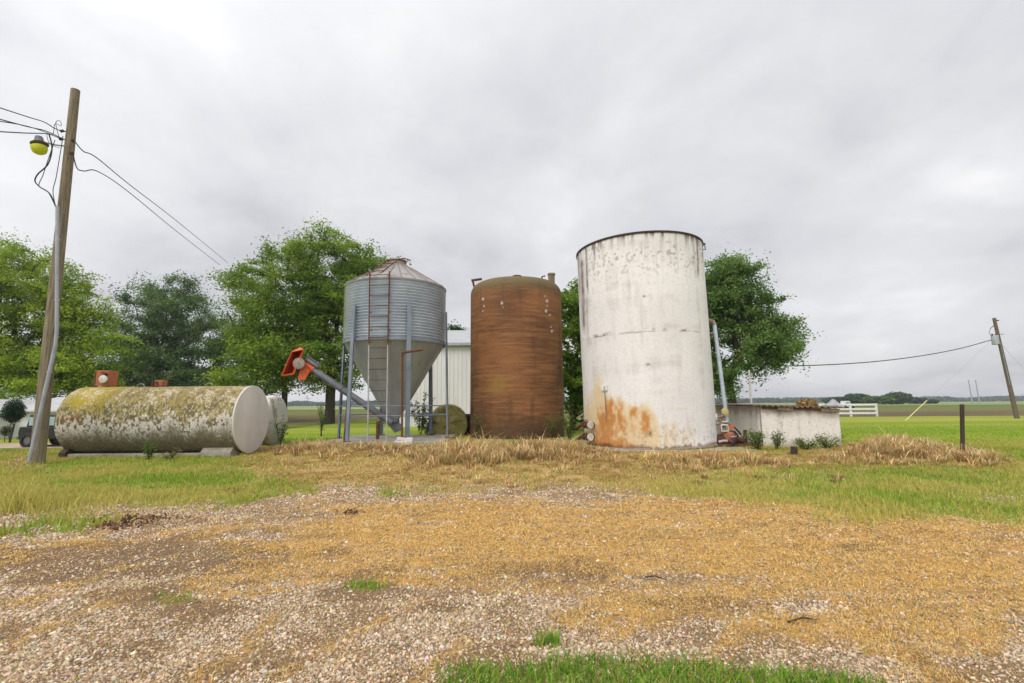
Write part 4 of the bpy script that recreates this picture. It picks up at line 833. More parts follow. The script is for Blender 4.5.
lathe_col('shell', prof, 380, (wx, WY, 0), (0, 0, 1), wcol, amat('old_white_tank_paint', .7, 14, .88, 1.08, bmp=.12), root, .02)
mb = MB(); mb.lathe([(Wr-.02, WT-.05), (Wr+.03, WT-.05), (Wr+.035, WT+.01), (Wr-.02, WT+.01)], (wx, WY, 0), 120, cap=False); mb.build('top_rim', M['blkpost'], root)
mb = MB(); mb.lathe([(Wr+.005, WZ0+.0), (Wr+.05, WZ0), (Wr+.05, WZ0+.03), (Wr+.005, WZ0+.05)], (wx, WY, 0), 120, cap=False); mb.build('bottom_flange', M['rustlight'], root)
mb = MB(); c = P(704.5, 245, WY-.3); c[0] = wx+Wr; mb.box(c+np.array([.08, 0, 0]), (.16, .06, .05)); mb.tube([c+np.array([.13, 0, .0]), c+np.array([.15, 0, -.22]), c+np.array([.02, 0, -.2])], .02, 6); mb.build('rim_bracket', M['rust'], root)
def onw(px, py, off=.0):   # point on the tank's front at a sight line
    d = P(px, py, 1.0)-np.array([0, 0, CZ]); c0 = np.array([wx, WY]); A = d[0]**2+d[1]**2; B = -2*(d[0]*wx+d[1]*WY); C_ = wx*wx+WY*WY-(Wr+off)**2
    t = (-B-math.sqrt(max(0, B*B-4*A*C_)))/(2*A); return np.array([0, 0, CZ])+d*t
mb = MB(); p = onw(606, 387); n_ = np.array([p[0]-wx, p[1]-WY, 0])/Wr; mb.box(p+n_*.03, (.22, .05, .17), (0, 0, math.atan2(n_[0], -n_[1]))); tg = mb.build('gauge_plate', M['white'], root, .005)
mb = MB(); mb.tube([p+n_*.06+np.array([.02, 0, -.08]), p+n_*.06+np.array([.02, 0, .05])], .018, 6); mb.build('gauge_pointer', M['black'], tg)
mb = MB(); p1 = onw(606.5, 391); p2 = onw(607.5, 420); mb.tube([p1+n_*.04, p2+n_*.04], .014, 6); mb.build('gauge_tube', M['rustlight'], root)
for py, pxa in ((423.5, 594), (435.5, 594)):
    p = onw(pxa, py); nn_ = np.array([p[0]-wx, p[1]-WY, 0])/Wr; tn = np.array([nn_[1], -nn_[0], 0]); tn = tn if tn[0] < 0 else -tn
    mb = MB(); e0 = p+nn_*.20; mb.tube([p-nn_*.05, p+nn_*.16], .085, 12); mb.tube([e0-tn*.10, e0+tn*.18, e0+tn*.42, e0+tn*.75+np.array([0, 0, -.12])], .06, 10); vv = mb.build('valve_pipe', M['rust'], root)
    for dd in (-.12, .05, .26):
        mb = MB(); mb.lathe([(.115, -.025), (.125, 0), (.115, .025)], e0+tn*dd, 16, tuple(tn)); mb.build('flange', M['whiteblock'] if dd < 0 else M['rust'], vv)
    mb = MB(); mb.tube([e0+tn*.16, e0+tn*.16+np.array([0, 0, .16])], .02, 6); mb.tube([e0+tn*.06+np.array([0, 0, .16]), e0+tn*.26+np.array([0, 0, .16])], .02, 6); mb.build('valve_handle', M['rustlight'], vv)
mb = MB(); th = R(0); mb.box((wx+.12, WY, -.005), (2*Wr+.5, 2*Wr+.35, .36)); bpy.data.objects['%s' % root.name].rotation_euler = (0, R(-1.05), 0); tag(mb.build('concrete_pad', M['concrete'], None, .02), 'low concrete pad under the tall white tank', 'slab')
# ---- galvanised fill pipe
d0 = P(714.5, 325, WY-.6); d1 = P(726, 414, WY-1.1)
root = thing('fill_pipe', 'pale galvanised pipe leaning against the right side of the white tank', 'pipe', d1)
mb = MB(); mb.tube([d0, d0*.5+d1*.5, d1, d1+np.array([.02, 0, -.25])], .066, 14); mb.build('pipe', pmat('pale_zinc_pipe', (.42, .48, .52), (.33, .38, .42), 3, rough=.5, metal=.3), root)
mb = MB(); mb.tube([d0+np.array([0, 0, -.02]), d0+np.array([-.05, 0, .12]), d0+np.array([-.25, 0, .2])], .07, 10); mb.build('elbow', M['rustlight'], root); mb = MB(); mb.tube([d0+np.array([-.3, 0, -.3]), d0+np.array([.05, 0, -.28])], .03, 6); mb.build('bracket', M['rustlight'], root)
# ---- pump
PYm = 16.3
def q(px, py, dy=0): return P(px, py, PYm+dy)
c = q(731, 449); root = thing('pump_unit', 'rusty pump and motor with orange housing and tangled pipes beside the white tank', 'pump', (c[0], PYm, .18))
zb = .22
mb = MB(); mb.box((c[0]+.05, PYm-.25, zb), (1.15, .07, .09)); mb.box((c[0]+.05, PYm+.25, zb), (1.15, .07, .09)); mb.box((c[0]-.4, PYm, zb), (.07, .5, .08)); mb.box((c[0]+.45, PYm, zb), (.07, .5, .08)); mb.build('skid', M['rust'], root, .008)
mb = MB(); o0 = q(728.5, 437.5); mb.lathe([(.06, -.22), (.19, -.2), (.22, -.1), (.22, .1), (.17, .2), (.06, .22)], o0, 20, (.4, -1, 0)); mb.box(o0+np.array([.02, 0, -.2]), (.3, .25, .16)); mb.build('pump_housing', pmat('worn_orange_red', (.40, .13, .07), (.20, .10, .065), 9, rough=.7, c3=(.15, .07, .045), c3p=(.55, .66), s3=10), root, .015)
mb = MB(); o1 = q(719.5, 440); mb.tube([o1+np.array([-.18, 0, 0]), o1+np.array([.18, 0, 0])], .16, 18)
for t in lin(-.15, .15, 9): mb.lathe([(.16, -.006), (.18, 0), (.16, .006)], o1+np.array([t, 0, 0]), 18, (1, 0, 0))
mb.build('motor', M['rust'], root)
mb = MB(); o2 = q(738, 440); mb.tube([o2+np.array([-.12, 0, 0]), o2+np.array([.2, 0, .02])], .12, 16); mb.box(o2+np.array([.05, 0, -.16]), (.3, .22, .12)); mb.build('gearbox', M['rust'], root, .01)
mb = MB(); e1 = q(746, 448, -.1); e2 = q(745, 430, -.1); mb.tube([e1, e2], [.07, .055], 10); mb.box((e1[0], e1[1], zb+.06), (.3, .3, .05)); mb.build('dark_upright', M['blkpost'], root)
mb = MB(); mb.tube([q(723, 430), q(724, 420), q(725.5, 412)], .075, 12); mb.tube([q(716.5, 423), q(718, 417), q(721, 416.5), q(728, 423)], .055, 10); mb.tube([q(713.5, 423.5, -.1), q(730, 424)], .045, 10); mb.build('riser_pipe', M['rustlight'], root)
mb = MB(); mb.lathe([(.12, -.03), (.14, 0), (.12, .03)], q(716.5, 417.5), 16, (1, -.6, 0)); mb.lathe([(.13, -.02), (.13, .02)], q(725, 421.5), 16); mb.lathe([(.13, -.02), (.13, .02)], q(724.5, 415.5), 16); mb.build('flange', M['whiteblock'], root)
mb = MB(); b0 = q(724, 428, -.12); mb.tube([q(721, 425, -.12), q(727.5, 425, -.12), q(728.5, 431, -.12), q(722, 431.5, -.12), q(721, 425, -.12)], .03, 8); mb.build('valve_body', M['whiteblock'], root)
mb = MB(); mb.lathe([(.10, -.02), (.12, -.01), (.12, .01), (.10, .02)], q(725, 411.5, -.15), 16, (0, -1, .3)); mb.tube([q(723, 411.5, -.15), q(727, 411.5, -.15)], .015, 6); mb.build('hand_wheel', pmat('yellowed_paint', (.45, .36, .14), None, 6), root)
mb = MB(); mb.tube([q(729, 431, -.1), q(735, 432, -.15), q(738, 436, -.3), q(733, 444, -.35), q(728, 447, -.3)], .035, 8); mb.tube([q(729, 428), q(734, 427), q(739, 432), q(742, 437)], .03, 8); mb.build('hose', M['black'], root)
mb = MB(); mb.tube([q(718.5, 442, -.2), q(723, 441, -.2), q(728, 441, -.25)], .045, 8); mb.tube([q(731, 437, -.3), q(741, 436, -.2)], .025, 8); mb.build('pipe', M['railgrey'], root)
mb = MB(); mb.lathe([(.06, -.03), (.06, .03)], q(729.5, 427.5, -.1), 12, (0, -1, 0)); mb.lathe([(.05, -.03), (.05, .03)], q(732.5, 427, -.1), 12, (0, -1, 0)); mb.build('bolt_cap', M['orange'], root)
# ------------------------------------------------------------------ white shed
SY = 16.15; fl = P(763, 445, SY); frr = P(842, 445, SY); zg = tz(fl[0], SY); ztl = P(763, 406.5, SY)[2]; ztr = P(840, 409, SY)[2]; SD = 3.6
root = thing('block_shed', 'low white painted block shed with a sagging rusty tin roof', 'shed', ((fl[0]+frr[0])/2, SY, zg))
def shcol(V):
    f = fbm(V, 5, 5); vs = fbm(V, (5, 5, .6), 4, 3.); h = (V[:, 2]-zg); c = np.tile(np.array([.74, .70, .64]), (len(V), 1)); c = mix(c, np.array([.56, .51, .44]), ss(.5, .68, vs)*.5)
    c = mix(c, np.array([.28, .2, .13]), ss(1.0, 1.22, h+(vs-.5)*.4)*.55); c = mix(c, np.array([.34, .25, .16]), ss(.64, .74, fbm(V, 13, 4, 2.))*.4); return mix(c, np.array([.26, .24, .13]), ss(.3, .0, h+(vs-.5)*.4)*.7)
def wallgrid(name, A, B, za, zb_, m, parent, th=.18, nu=90, nv=50):
    A = np.array(A); B = np.array(B); d = (B-A); d = d/np.linalg.norm(d); nrm = np.array([d[1], -d[0]]); u = np.linspace(0, 1, nu); w = np.linspace(0, 1, nv)
    U, W_ = np.meshgrid(u, w, indexing='ij'); P2 = A+(B-A)*U.ravel()[:, None]; ztp = za+(zb_-za)*U.ravel(); z = zg-.15+(ztp-zg+.15)*W_.ravel()
    Vf = np.stack([P2[:, 0], P2[:, 1], z], 1); Vb = Vf.copy(); Vb[:, :2] -= nrm*th; n = len(Vf); f = grid_faces(nu, nv)
    idx = np.arange(n).reshape(nu, nv); rim = []
    for e_ in (idx[0], idx[-1], idx[:, 0], idx[:, -1]): rim.append(np.stack([e_[:-1], e_[1:], e_[1:]+n, e_[:-1]+n], 1))
    Vv = np.concatenate([Vf, Vb]); return link_mesh(name, fast_mesh(name, Vv, [f, f[:, ::-1]+n]+rim, shcol(Vv), False, BASE[parent.name]), m, parent)
shm = amat('whitewashed_block', .9, 12, .85, 1.1, bmp=.3)
wallgrid('wall', (fl[0], SY), (frr[0], SY), ztl, ztr, shm, root)
wallgrid('wall', (fl[0], SY+SD), (fl[0], SY+.18), ztl+.05, ztl, shm, root)
wallgrid('wall', (frr[0], SY+.18), (frr[0], SY+SD), ztr, ztr+.05, shm, root)
wallgrid('wall', (frr[0]-.2, SY+SD), (fl[0]+.2, SY+SD), ztr+.04, ztl+.04, shm, root)
nx, ny = 120, 30; U, W_ = np.meshgrid(np.linspace(0, 1, nx), np.linspace(0, 1, ny), indexing='ij'); U, W_ = U.ravel(), W_.ravel()
RX = fl[0]-.22+(frr[0]-fl[0]+.30)*U; RYY = SY-.20+(SD+.35)*W_; RZ = np.where(1, ztl+(ztr-ztl)*U, 0)+.065+.045*W_+.018*np.sin(RX*2*math.pi/.19)+.05*(fbm(np.stack([RX, RYY, 0*RX], 1), .9, 3)-.5)+np.where(W_ < .05, -.03*(fbm(np.stack([RX, 0*RX, 0*RX], 1), 2.5, 2)), 0)
Vt = np.stack([RX, RYY, RZ], 1); Vb = Vt-np.array([0, 0, .02]); f = grid_faces(nx, ny); idx = np.arange(nx*ny).reshape(nx, ny); rim = [np.stack([e_[:-1], e_[1:], e_[1:]+nx*ny, e_[:-1]+nx*ny], 1) for e_ in (idx[0], idx[-1], idx[:, 0], idx[:, -1])]
link_mesh('tin_roof', fast_mesh('tin_roof', np.concatenate([Vt, Vb]), [f[:, ::-1], f+nx*ny]+rim, None, True, BASE[root.name]), M['tin'], root)
mb = MB(); mb.box(((fl[0]+frr[0])/2, SY-.06, (ztl+ztr)/2-.03), (frr[0]-fl[0]-.1, .10, .07), (0, math.atan2(ztl-ztr, frr[0]-fl[0]), 0)); mb.build('fascia_board', M['rust'], root, .01)
mb = MB()
for px, w in ((785, .5), (830, .6)):
    mb = MB(); a = P(px, 413, SY-.1); mb.box((a[0], SY-.13, np.interp(a[0], [fl[0], frr[0]], [ztl, ztr])-.05), (w, .05, .12), (0, .06, 0)); mb.build('torn_edge_board', M['wood'], root, .008)
zr_ = np.interp(P(806, 399, SY+.6)[0], [fl[0], frr[0]], [ztl, ztr])+.08
c = P(806, 399, SY+.6); n = 700; o = rng.normal(0, 1, (n, 3)); o /= np.linalg.norm(o, axis=1)[:, None]; o *= rng.random((n, 1))**.4*np.array([.34, .3, .20]); o[:, 2] = abs(o[:, 2]); Cc = np.array([c[0], SY+.6, zr_])+o
v, fs, cl = leafmesh(Cc, rng.uniform(.12, .3, n), cvar((.42, .29, .10), n, .25), .3, .25)
tag(link_mesh('straw_heap', fast_mesh('straw_heap', v, fs, cl), M['dry']), 'small yellow heap of straw lying on the shed roof', 'straw heap')
c = P(834, 400, SY+.7); zr_ = np.interp(c[0], [fl[0], frr[0]], [ztl, ztr])+.10; mb = MB(); g_ = 14
vv = [(c[0]-.32+.64*i/(g_-1), SY+.45+.5*j/(g_-1), zr_+.17*math.exp(-((i-6)/4)**2-((j-7)/4)**2)*(.6+rng.random()*.8)+.01) for i in range(g_) for j in range(g_)]
mb.add(vv, [tuple(r_) for r_ in grid_faces(g_, g_)]); o = mb.build('crumpled_tarp', M['tarp']); so = o.modifiers.new('Solid', 'SOLIDIFY'); so.thickness = .012; tag(o, 'crumpled grey tarp lying on the right corner of the shed roof', 'tarp')
a = P(749, 370, SY+SD+1.2); mb = MB(); mb.tube([(a[0], a[1], 0), a], .045, 10); tag(mb.build('white_pole', M['whiteblock']), 'thin white pole standing behind the shed before the dark tree', 'pole')
c = G(794, 456, .1); mb = MB(); mb.tube([(c[0], c[1], -.05), (c[0]+.02, c[1], .36)], [.10, .09], 10); tag(mb.build('wooden_stump', M['blkpost'], None, .01), 'short dark wooden stump in the dry grass before the shed', 'stump')
# metal post
c = G(962, 457); t = P(962, 405, c[1]); root = thing('fence_post', 'lone dark brown steel post standing in dry grass at the right', 'post', (c[0], c[1], 0))
mb = MB(); mb.tube([(c[0], c[1], -.2), (t[0], c[1], t[2])], .052, 14); mb.build('shaft', M['blkpost'], root); mb = MB(); mb.lathe([(.06, 0), (.06, .03), (.03, .045)], (t[0], c[1], t[2]-.02), 14); mb.build('cap', M['rust'], root)
# ------------------------------------------------------------------ pale green barrels by the bin
c = P(449.5, 423.5, 24.0); rB = 18.5*24/F; g_ = tz(c[0], 24)
root = thing('drum_tank', 'mossy yellow green round tank end behind the right bin leg', 'drum', (c[0], 25, g_))
def dcol(V):
    f = fbm(V, 4, 5); c_ = np.tile(np.array([.33, .28, .09]), (len(V), 1)); c_ = mix(c_, np.array([.19, .15, .05]), ss(.45, .65, f)); return mix(c_, np.array([.45, .42, .25]), ss(.6, .7, fbm(V, 7, 4, 3.))*.6)
lathe_col('body', [(max(.01, rB*.95*i/12), -.04*(1-(i/12)**2)) for i in range(13)]+[(rB*.97, .005), (rB, .02)]+[(rB, h) for h in lin(.1, 2.2, 30)]+[(.01, 2.25)], 80, (c[0], 23.6, c[2]), (-.15, .99, 0), dcol, amat('mossy_green_paint', .85, 18), root)
mb = MB(); mb.lathe([(rB+.005, .0), (rB+.03, .0), (rB+.03, .08), (rB+.005, .08)], (c[0]-.02, 23.75, c[2]), 64, (-.15, .99, 0), cap=False); mb.build('hoop', M['rust'], root)
c = P(468, 424, 24.3); mb = MB(); mb.lathe([(.18, -.1), (.42, -.11), (.5, -.05), (.5, .05), (.42, .11), (.18, .1)], c, 28, (.5, .85, 0), cap=False); root = thing('old_tyre', 'black tyre standing between the green drum and the brown tank', 'tyre', (c[0], 24.3, tz(c[0], 24.3)))
mb.build('tyre', M['black'], root); mb = MB(); mb.lathe([(.17, -.06), (.2, 0), (.17, .06)], c, 20, (.5, .85, 0)); mb.build('rim', M['rust'], root)
# ------------------------------------------------------------------ white barn behind
BBY = 35.; a = P(400, 340, BBY); b = P(560, 342, BBY); ze = P(455, 344, BBY)[2]; zrg = ze+1.75; dpt = 11.
root = thing('metal_barn', 'long white metal sided barn behind the bin and the brown tank', 'barn', ((a[0]+b[0])/2, BBY, 0))
mb = MB(); nst = 260
for i in range(nst):   # ribbed sheet
    pass
xsn = np.linspace(a[0], b[0], 500); rib = np.where(((xsn-a[0]) % .30) < .05, -.03, 0.)
mb.add([(x, BBY+r_, z) for x, r_ in zip(xsn, rib) for z in (-.1, ze)], [(2*i, 2*i+2, 2*i+3, 2*i+1) for i in range(len(xsn)-1)])
mb.add([(a[0], BBY, -.1), (a[0], BBY, ze), (a[0], BBY+dpt/2, zrg), (a[0], BBY+dpt, ze), (a[0], BBY+dpt, -.1)], [(0, 1, 2, 3, 4)]); mb.add([(b[0], BBY, -.1), (b[0], BBY, ze), (b[0], BBY+dpt/2, zrg), (b[0], BBY+dpt, ze), (b[0], BBY+dpt, -.1)], [(0, 1, 2, 3, 4)])
mb.add([(a[0], BBY+dpt, -.1), (b[0], BBY+dpt, -.1), (b[0], BBY+dpt, ze), (a[0], BBY+dpt, ze)], [(0, 1, 2, 3)])
bw = mb.build('wall', pmat('white_siding', (.64, .62, .62), (.57, .55, .55), .8, (1, 1, .4), .55, c3=(.42, .4, .37), c3p=(.6, .8), s3=1.5, st3=(1, 1, .2), bmp=0), root, smooth=False)
mb = MB(); al = math.atan2(zrg-ze, dpt/2); 
for s in (-1, 1):
    y0, y1 = (BBY-.3, BBY+dpt/2) if s < 0 else (BBY+dpt+.3, BBY+dpt/2); z0 = ze-.08
    mb.hull8([(a[0]-.3, y0, z0), (b[0]+.3, y0, z0), (b[0]+.3, y1, zrg+.02), (a[0]-.3, y1, zrg+.02)], [(a[0]-.3, y0, z0+.08), (b[0]+.3, y0, z0+.08), (b[0]+.3, y1, zrg+.10), (a[0]-.3, y1, zrg+.10)])
mb.build('roof', pmat('pale_roof_metal', (.40, .41, .42), (.34, .35, .36), 1, rough=.6, bmp=0), root)
mb = MB(); mb.box(((a[0]+b[0])/2, BBY-.33, ze-.04), (b[0]-a[0]+.6, .06, .2)); mb.build('eave_trim', M['conduit'], root)
# ------------------------------------------------------------------ white house and suv at far left
HY = 33.; hx0 = P(-60, 420, HY)[0]; hx1 = P(78, 420, HY)[0]; hz0 = tz(-25, HY); he = P(40, 411.5, HY)[2]; hr = P(40, 398.5, HY+3)[2]
root = thing('white_house', 'low white sided outbuilding with a grey roof behind the pole', 'house', ((hx0+hx1)/2, HY, hz0))
xg = P(13, 420, HY)[0]
mb = MB(); mb.prism([(xg, hz0-.2), (hx1, hz0-.2), (hx1, he), (xg, he)], HY, HY+6)
hsm = pmat('lap_siding', (.62, .63, .62), (.54, .55, .54), .6, (.2, .2, 12), .6, bmp=0); mb.build('wall', hsm, root, smooth=False)
mb = MB(); mb.prism([(hx0, hz0-.2), (xg-.02, hz0-.2), (xg-.02, he-.05), ((hx0+xg)/2, he+.75), (hx0, he-.05)], HY-1.6, HY+5); mb.build('gable_wing', hsm, root, smooth=False)
mb = MB(); mb.hull8([(xg, HY-.35, he-.03), (hx1+.3, HY-.35, he-.03), (hx1+.3, HY+3, hr), (xg, HY+3, hr)], [(xg, HY-.35, he+.06), (hx1+.3, HY-.35, he+.06), (hx1+.3, HY+3, hr+.09), (xg, HY+3, hr+.09)])
mb.hull8([(xg, HY+6.3, he-.03), (hx1+.3, HY+6.3, he-.03), (hx1+.3, HY+3.01, hr), (xg, HY+3.01, hr)], [(xg, HY+6.3, he+.06), (hx1+.3, HY+6.3, he+.06), (hx1+.3, HY+3.01, hr+.09), (xg, HY+3.01, hr+.09)])
mid = (hx0+xg)/2
for e0_, e1_ in ((hx0-.3, mid), (xg+.25, mid)): mb.hull8([(e0_, HY-1.9, he-.2), (e0_, HY+5, he-.2), (e1_, HY+5, he+.77), (e1_, HY-1.9, he+.77)], [(e0_, HY-1.9, he-.1), (e0_, HY+5, he-.1), (e1_, HY+5, he+.86), (e1_, HY-1.9, he+.86)])
mb.build('roof', pmat('grey_shingle', (.46, .46, .465), (.38, .38, .385), 2, (1, 1, 6), .9), root, smooth=False)
mb = MB(); w_ = P(54, 420, HY)[0]; mb.box((w_, HY-.02, he-1.0), (1.1, .05, .9)); wf = mb.build('window', M['white'], root); mb = MB(); mb.box((w_, HY-.05, he-1.0), (.95, .04, .75)); mb.build('pane', M['glass'], wf)
mb = MB(); p_ = P(8, 430, HY-2)[0]; 
# suv, its rear to the left
VY = 26.; vx0 = P(34, 430, VY)[0]; vz = tz(vx0+2, VY); root = thing('parked_suv', 'black parked off road vehicle behind the pole foot and the mossy tank', 'suv', (vx0+2.1, VY, vz))
Bp = [(0.05, .45), (4.2, .45), (4.3, .7), (4.2, .98), (3.1, 1.06), (.05, 1.06), (0, .75)]
mb = MB(); mb.prism([(vx0+x_, vz+z_) for x_, z_ in Bp], VY-.85, VY+.85); body = mb.build('body', M['suv'], root, .05)
mb = MB(); mb.prism([(vx0+x_, vz+z_) for x_, z_ in [(.3, 1.05), (3.05, 1.05), (2.5, 1.66), (.42, 1.68)]], VY-.76, VY+.76); mb.build('cabin', M['suv'], root, .06)
for x0_, x1_, s1 in ((.45, 1.2, 0), (1.32, 2.05, 0), (2.15, 2.75, -.3)):
    for sy in (-.765, .765):
        mb = MB(); mb.prism([(vx0+x0_, vz+1.12), (vx0+x1_, vz+1.12), (vx0+x1_+s1, vz+1.56), (vx0+x0_, vz+1.56)], VY+sy-.01, VY+sy+.01); mb.build('window', M['glass'], root)
mb = MB(); mb.prism([(vx0+.28, vz+1.12), (vx0+.30, vz+1.12), (vx0+.40, vz+1.58), (vx0+.38, vz+1.58)], VY-.62, VY+.62); mb.build('rear_window', M['glass'], root)
for x_ in (.55, 3.5):
    for sy in (-.80, .80):
        mb = MB(); mb.lathe([(.22, -.12), (.34, -.12), (.38, -.08), (.38, .08), (.34, .12), (.22, .12)], (vx0+x_, VY+sy, vz+.38), 28, (0, 1, 0), cap=False); w_ = MB(); wh = mb.build('wheel', M['black'], root); w_.lathe([(.22, -.06), (.22, .06)], (vx0+x_, VY+sy, vz+.38), 20, (0, 1, 0)); w_.build('rim', M['tailgrey'], wh)
mb = MB(); mb.box((vx0-.02, VY, vz+.5), (.12, 1.66, .16)); mb.build('bumper', M['tailgrey'], root, .02)
# pale track by the suv
xa = np.linspace(-48, -17, 40); w0 = 24.6; V_ = np.array([(x_, w0+dy+.25*math.sin(x_*.4)+(x_+20)*.02, tz(x_, w0+dy)+.03) for x_ in xa for dy in lin(0, 3.2, 6)])
tag(link_mesh('dirt_track', fast_mesh('dirt_track', V_, [grid_faces(40, 6)[:, ::-1]], None, True), pmat('pale_track_dirt', (.42, .34, .25), (.33, .25, .17), 1.2, rough=.95)), kind='structure')
# ------------------------------------------------------------------ white rail fence
FY = 53.; root_p = P(851, 416, FY); root = thing('rail_fence', 'white three rail fence at the far edge of the lawn', 'fence', (root_p[0], FY, 0))
fx = [P(v_, 416, FY)[0] for v_ in (799, 825, 851, 877)]; hf = P(851, 404, FY)[2]
for x_ in fx: mb = MB(); mb.box((x_, FY, hf/2), (.20, .16, hf+.1)); mb.build('post', M['white'], root, .015)
for py in (404.6, 409, 413.2): z_ = P(851, py, FY)[2]; mb = MB(); mb.box(((fx[0]+fx[-1])/2, FY-.1, z_), (fx[-1]-fx[0], .05, .19)); mb.build('rail', M['white'], root)
# distant white truck
DY = 110.; c = P(846.5, 405, DY); root = thing('white_truck', 'tiny distant white pickup truck beyond the rail fence', 'truck', (c[0], DY, 0)); k = DY/F
mb = MB(); mb.prism([(c[0]-1.3, .5), (c[0]+1.3, .5), (c[0]+1.35, 1.05), (c[0]-1.3, 1.05)], DY-.9, DY+.9); mb.build('body', M['white'], root, .05)
mb = MB(); mb.prism([(c[0]-.9, 1.04), (c[0]+.45, 1.04), (c[0]+.3, 1.75), (c[0]-.75, 1.75)], DY-.8, DY+.8); mb.build('cab', M['white'], root, .05)
mb = MB(); mb.prism([(c[0]-.7, 1.15), (c[0]+.3, 1.15), (c[0]+.2, 1.6), (c[0]-.6, 1.6)], DY-.82, DY-.80); mb.build('window', M['glass'], root)
for dx in (-.85, .85):
    for sy in (-.8, .8): mb = MB(); mb.tube([(c[0]+dx, DY+sy-.1, .36), (c[0]+dx, DY+sy+.1, .36)], .36, 16); mb.build('wheel', M['black'], root)
# ------------------------------------------------------------------ right utility pole
g_ = G(1016.5, 418.5); QY = g_[1]; t_ = P(994, 318, QY); root = thing('utility_pole', 'leaning grey wooden pole with a transformer at the far right', 'utility pole', (g_[0], QY, 0))
q_ = lambda px, py, dy=0: P(px, py, QY+dy)
mb = MB(); mb.tube([(g_[0]+.08, QY, -.3), t_], [.19, .13], 14); mb.build('shaft', M['wood_far'], root)
mb = MB(); mb.lathe([(.24, -.42), (.27, -.38), (.27, .36), (.24, .42), (.05, .46)], q_(995.2, 340, -.1), 20); tr = mb.build('transformer', M['conduit'], root)
for px in (992.5, 996): mb = MB(); mb.lathe([(.04, 0), (.09, .06), (.05, .12), (.09, .18), (.04, .26)], q_(px, 336.5, -.1), 10); mb.build('bushing', M['porcelain'], tr)
mb = MB(); mb.tube([q_(994.5, 320), q_(998.5, 320.5)], .06, 8); mb.build('top_bracket', M['porcelain'], root)
mb = MB(); mb.tube([q_(996, 334.5), q_(1003.5, 334)], .04, 8); mb.build('crossarm', M['galv'], root)
mb = MB(); mb.tube([q_(994.5, 325), q_(990.5, 328.5)], .035, 6); mb.tube([q_(990.5, 328.5), q_(989, 333), q_(992, 337)], .02, 6); mb.build('cutout_fuse', M['porcelain'], root)
mb = MB(); mb.tube([q_(1000, 342, -.15), q_(1003.5, 355, -.15), q_(1010, 385, -.15)], .025, 6); mb.build('ground_wire', M['galv'], root)
wire('power_cable', 'thin cable sagging left from the transformer towards the dark tree', [q_(991, 340, -.1), P(960, 348.5, QY-1.5), P(920, 356, QY-3.5), P(870, 362, QY-6), P(808, 365.5, QY-9), P(740, 366, QY-12)], .035)
wire('power_cable', 'faint cable leaving the leaning pole towards the right edge', [q_(1000, 342), P(1012, 356, QY-1), P(1030, 375, QY-3)], .014, 'conduit')
ga = G(905, 421); gt = q_(994, 338)
root = thing('guy_wire', 'guy wire with a yellow guard slanting up from the lawn to the leaning pole', 'guy wire', ga)
gdir = (gt-ga); Lg = np.linalg.norm(gdir)
mb = MB(); mb.tube([ga, gt], .009, 6); mb.build('wire', M['conduit'], root)
ge = P(925, 400, ga[1]+(QY-ga[1])*.22); mb = MB(); mb.tube([ga, ga+gdir*.225], .036, 10); mb.build('yellow_guard', M['yellow'], root)
for i, (px, px1, lb) in enumerate(((977.5, 975, 'left one of two thin grey transmission poles far across the field'), (969, 0, ''))):
    pass
for lb, pxb, pxt in (('left of two thin grey transmission poles far across the field', 972.5, 968.5), ('right of two thin grey transmission poles far across the field', 979.5, 975.5)):
    a = G(pxb, 402.6); a = P(pxb, 403, 240); b = P(pxt, 380, 240); mb = MB(); mb.tube([(a[0], 240, 0), b], [.28, .2], 8)
    root = thing('transmission_pole', lb, 'utility pole', (a[0], 240, 0), 'far transmission poles'); mb.build('shaft', M['conduit'], root)
    mb = MB(); mb.tube([b+np.array([-.6, 0, -.3]), b+np.array([.6, 0, -.3])], .1, 6); mb.build('crossarm', M['conduit'], root)
# twigs on the drive
for lb, pxa, pya, pxb, pyb in (('longest dark twig lying on the pale gravel at the lower right', 788, 622, 820, 620), ('short dark twig lying on the straw near the middle of the drive', 645, 577, 667, 580)):
    a, b = G(pxa, pya, .02), G(pxb, pyb, .02); m_ = (a+b)/2+np.array([0, .02, .015]); mb = MB(); mb.tube([a, m_, b], [.008, .007, .004], 6); mb.tube([m_, m_+(b-a)*.2+np.array([0, .05, .01])], [.004, .002], 5)
    tag(mb.build('twig', M['bark']), lb, 'twig')
# ------------------------------------------------------------------ camera, light, sky
cam = bpy.data.cameras.new('camera'); co = bpy.data.objects.new('camera', cam); COL.objects.link(co); S.camera = co
cam.sensor_width = 36; cam.lens = F*36/1024; cam.clip_end = 9000; cam.clip_start = .1
from mathutils import Matrix
bk_ = -fw; co.matrix_world = Matrix(((rt[0], up[0], bk_[0], 0), (rt[1], up[1], bk_[1], 0), (rt[2], up[2], bk_[2], CZ), (0, 0, 0, 1)))
SUN_EL, SUN_AZ = R(52), R(-28)      # azimuth measured from straight behind the camera, to its left
sd = Vector((math.sin(SUN_AZ)*math.cos(SUN_EL), -math.cos(SUN_AZ)*math.cos(SUN_EL), math.sin(SUN_EL)))
sl = bpy.data.lights.new('sun', 'SUN'); sl.energy = 1.5; sl.angle = R(22); sl.color = (1, .95, .88); so = bpy.data.objects.new('sun', sl); COL.objects.link(so)
so.rotation_euler = sd.to_track_quat('Z', 'Y').to_euler()
w = bpy.data.worlds.new('World'); S.world = w; w.use_nodes = True; t = w.node_tree; bg = t.nodes['Background']
sky = N(t, 'ShaderNodeTexSky'); sky.sky_type = 'NISHITA'; sky.sun_disc = False; sky.sun_elevation = SUN_EL; sky.sun_rotation = math.atan2(sd.x, sd.y)
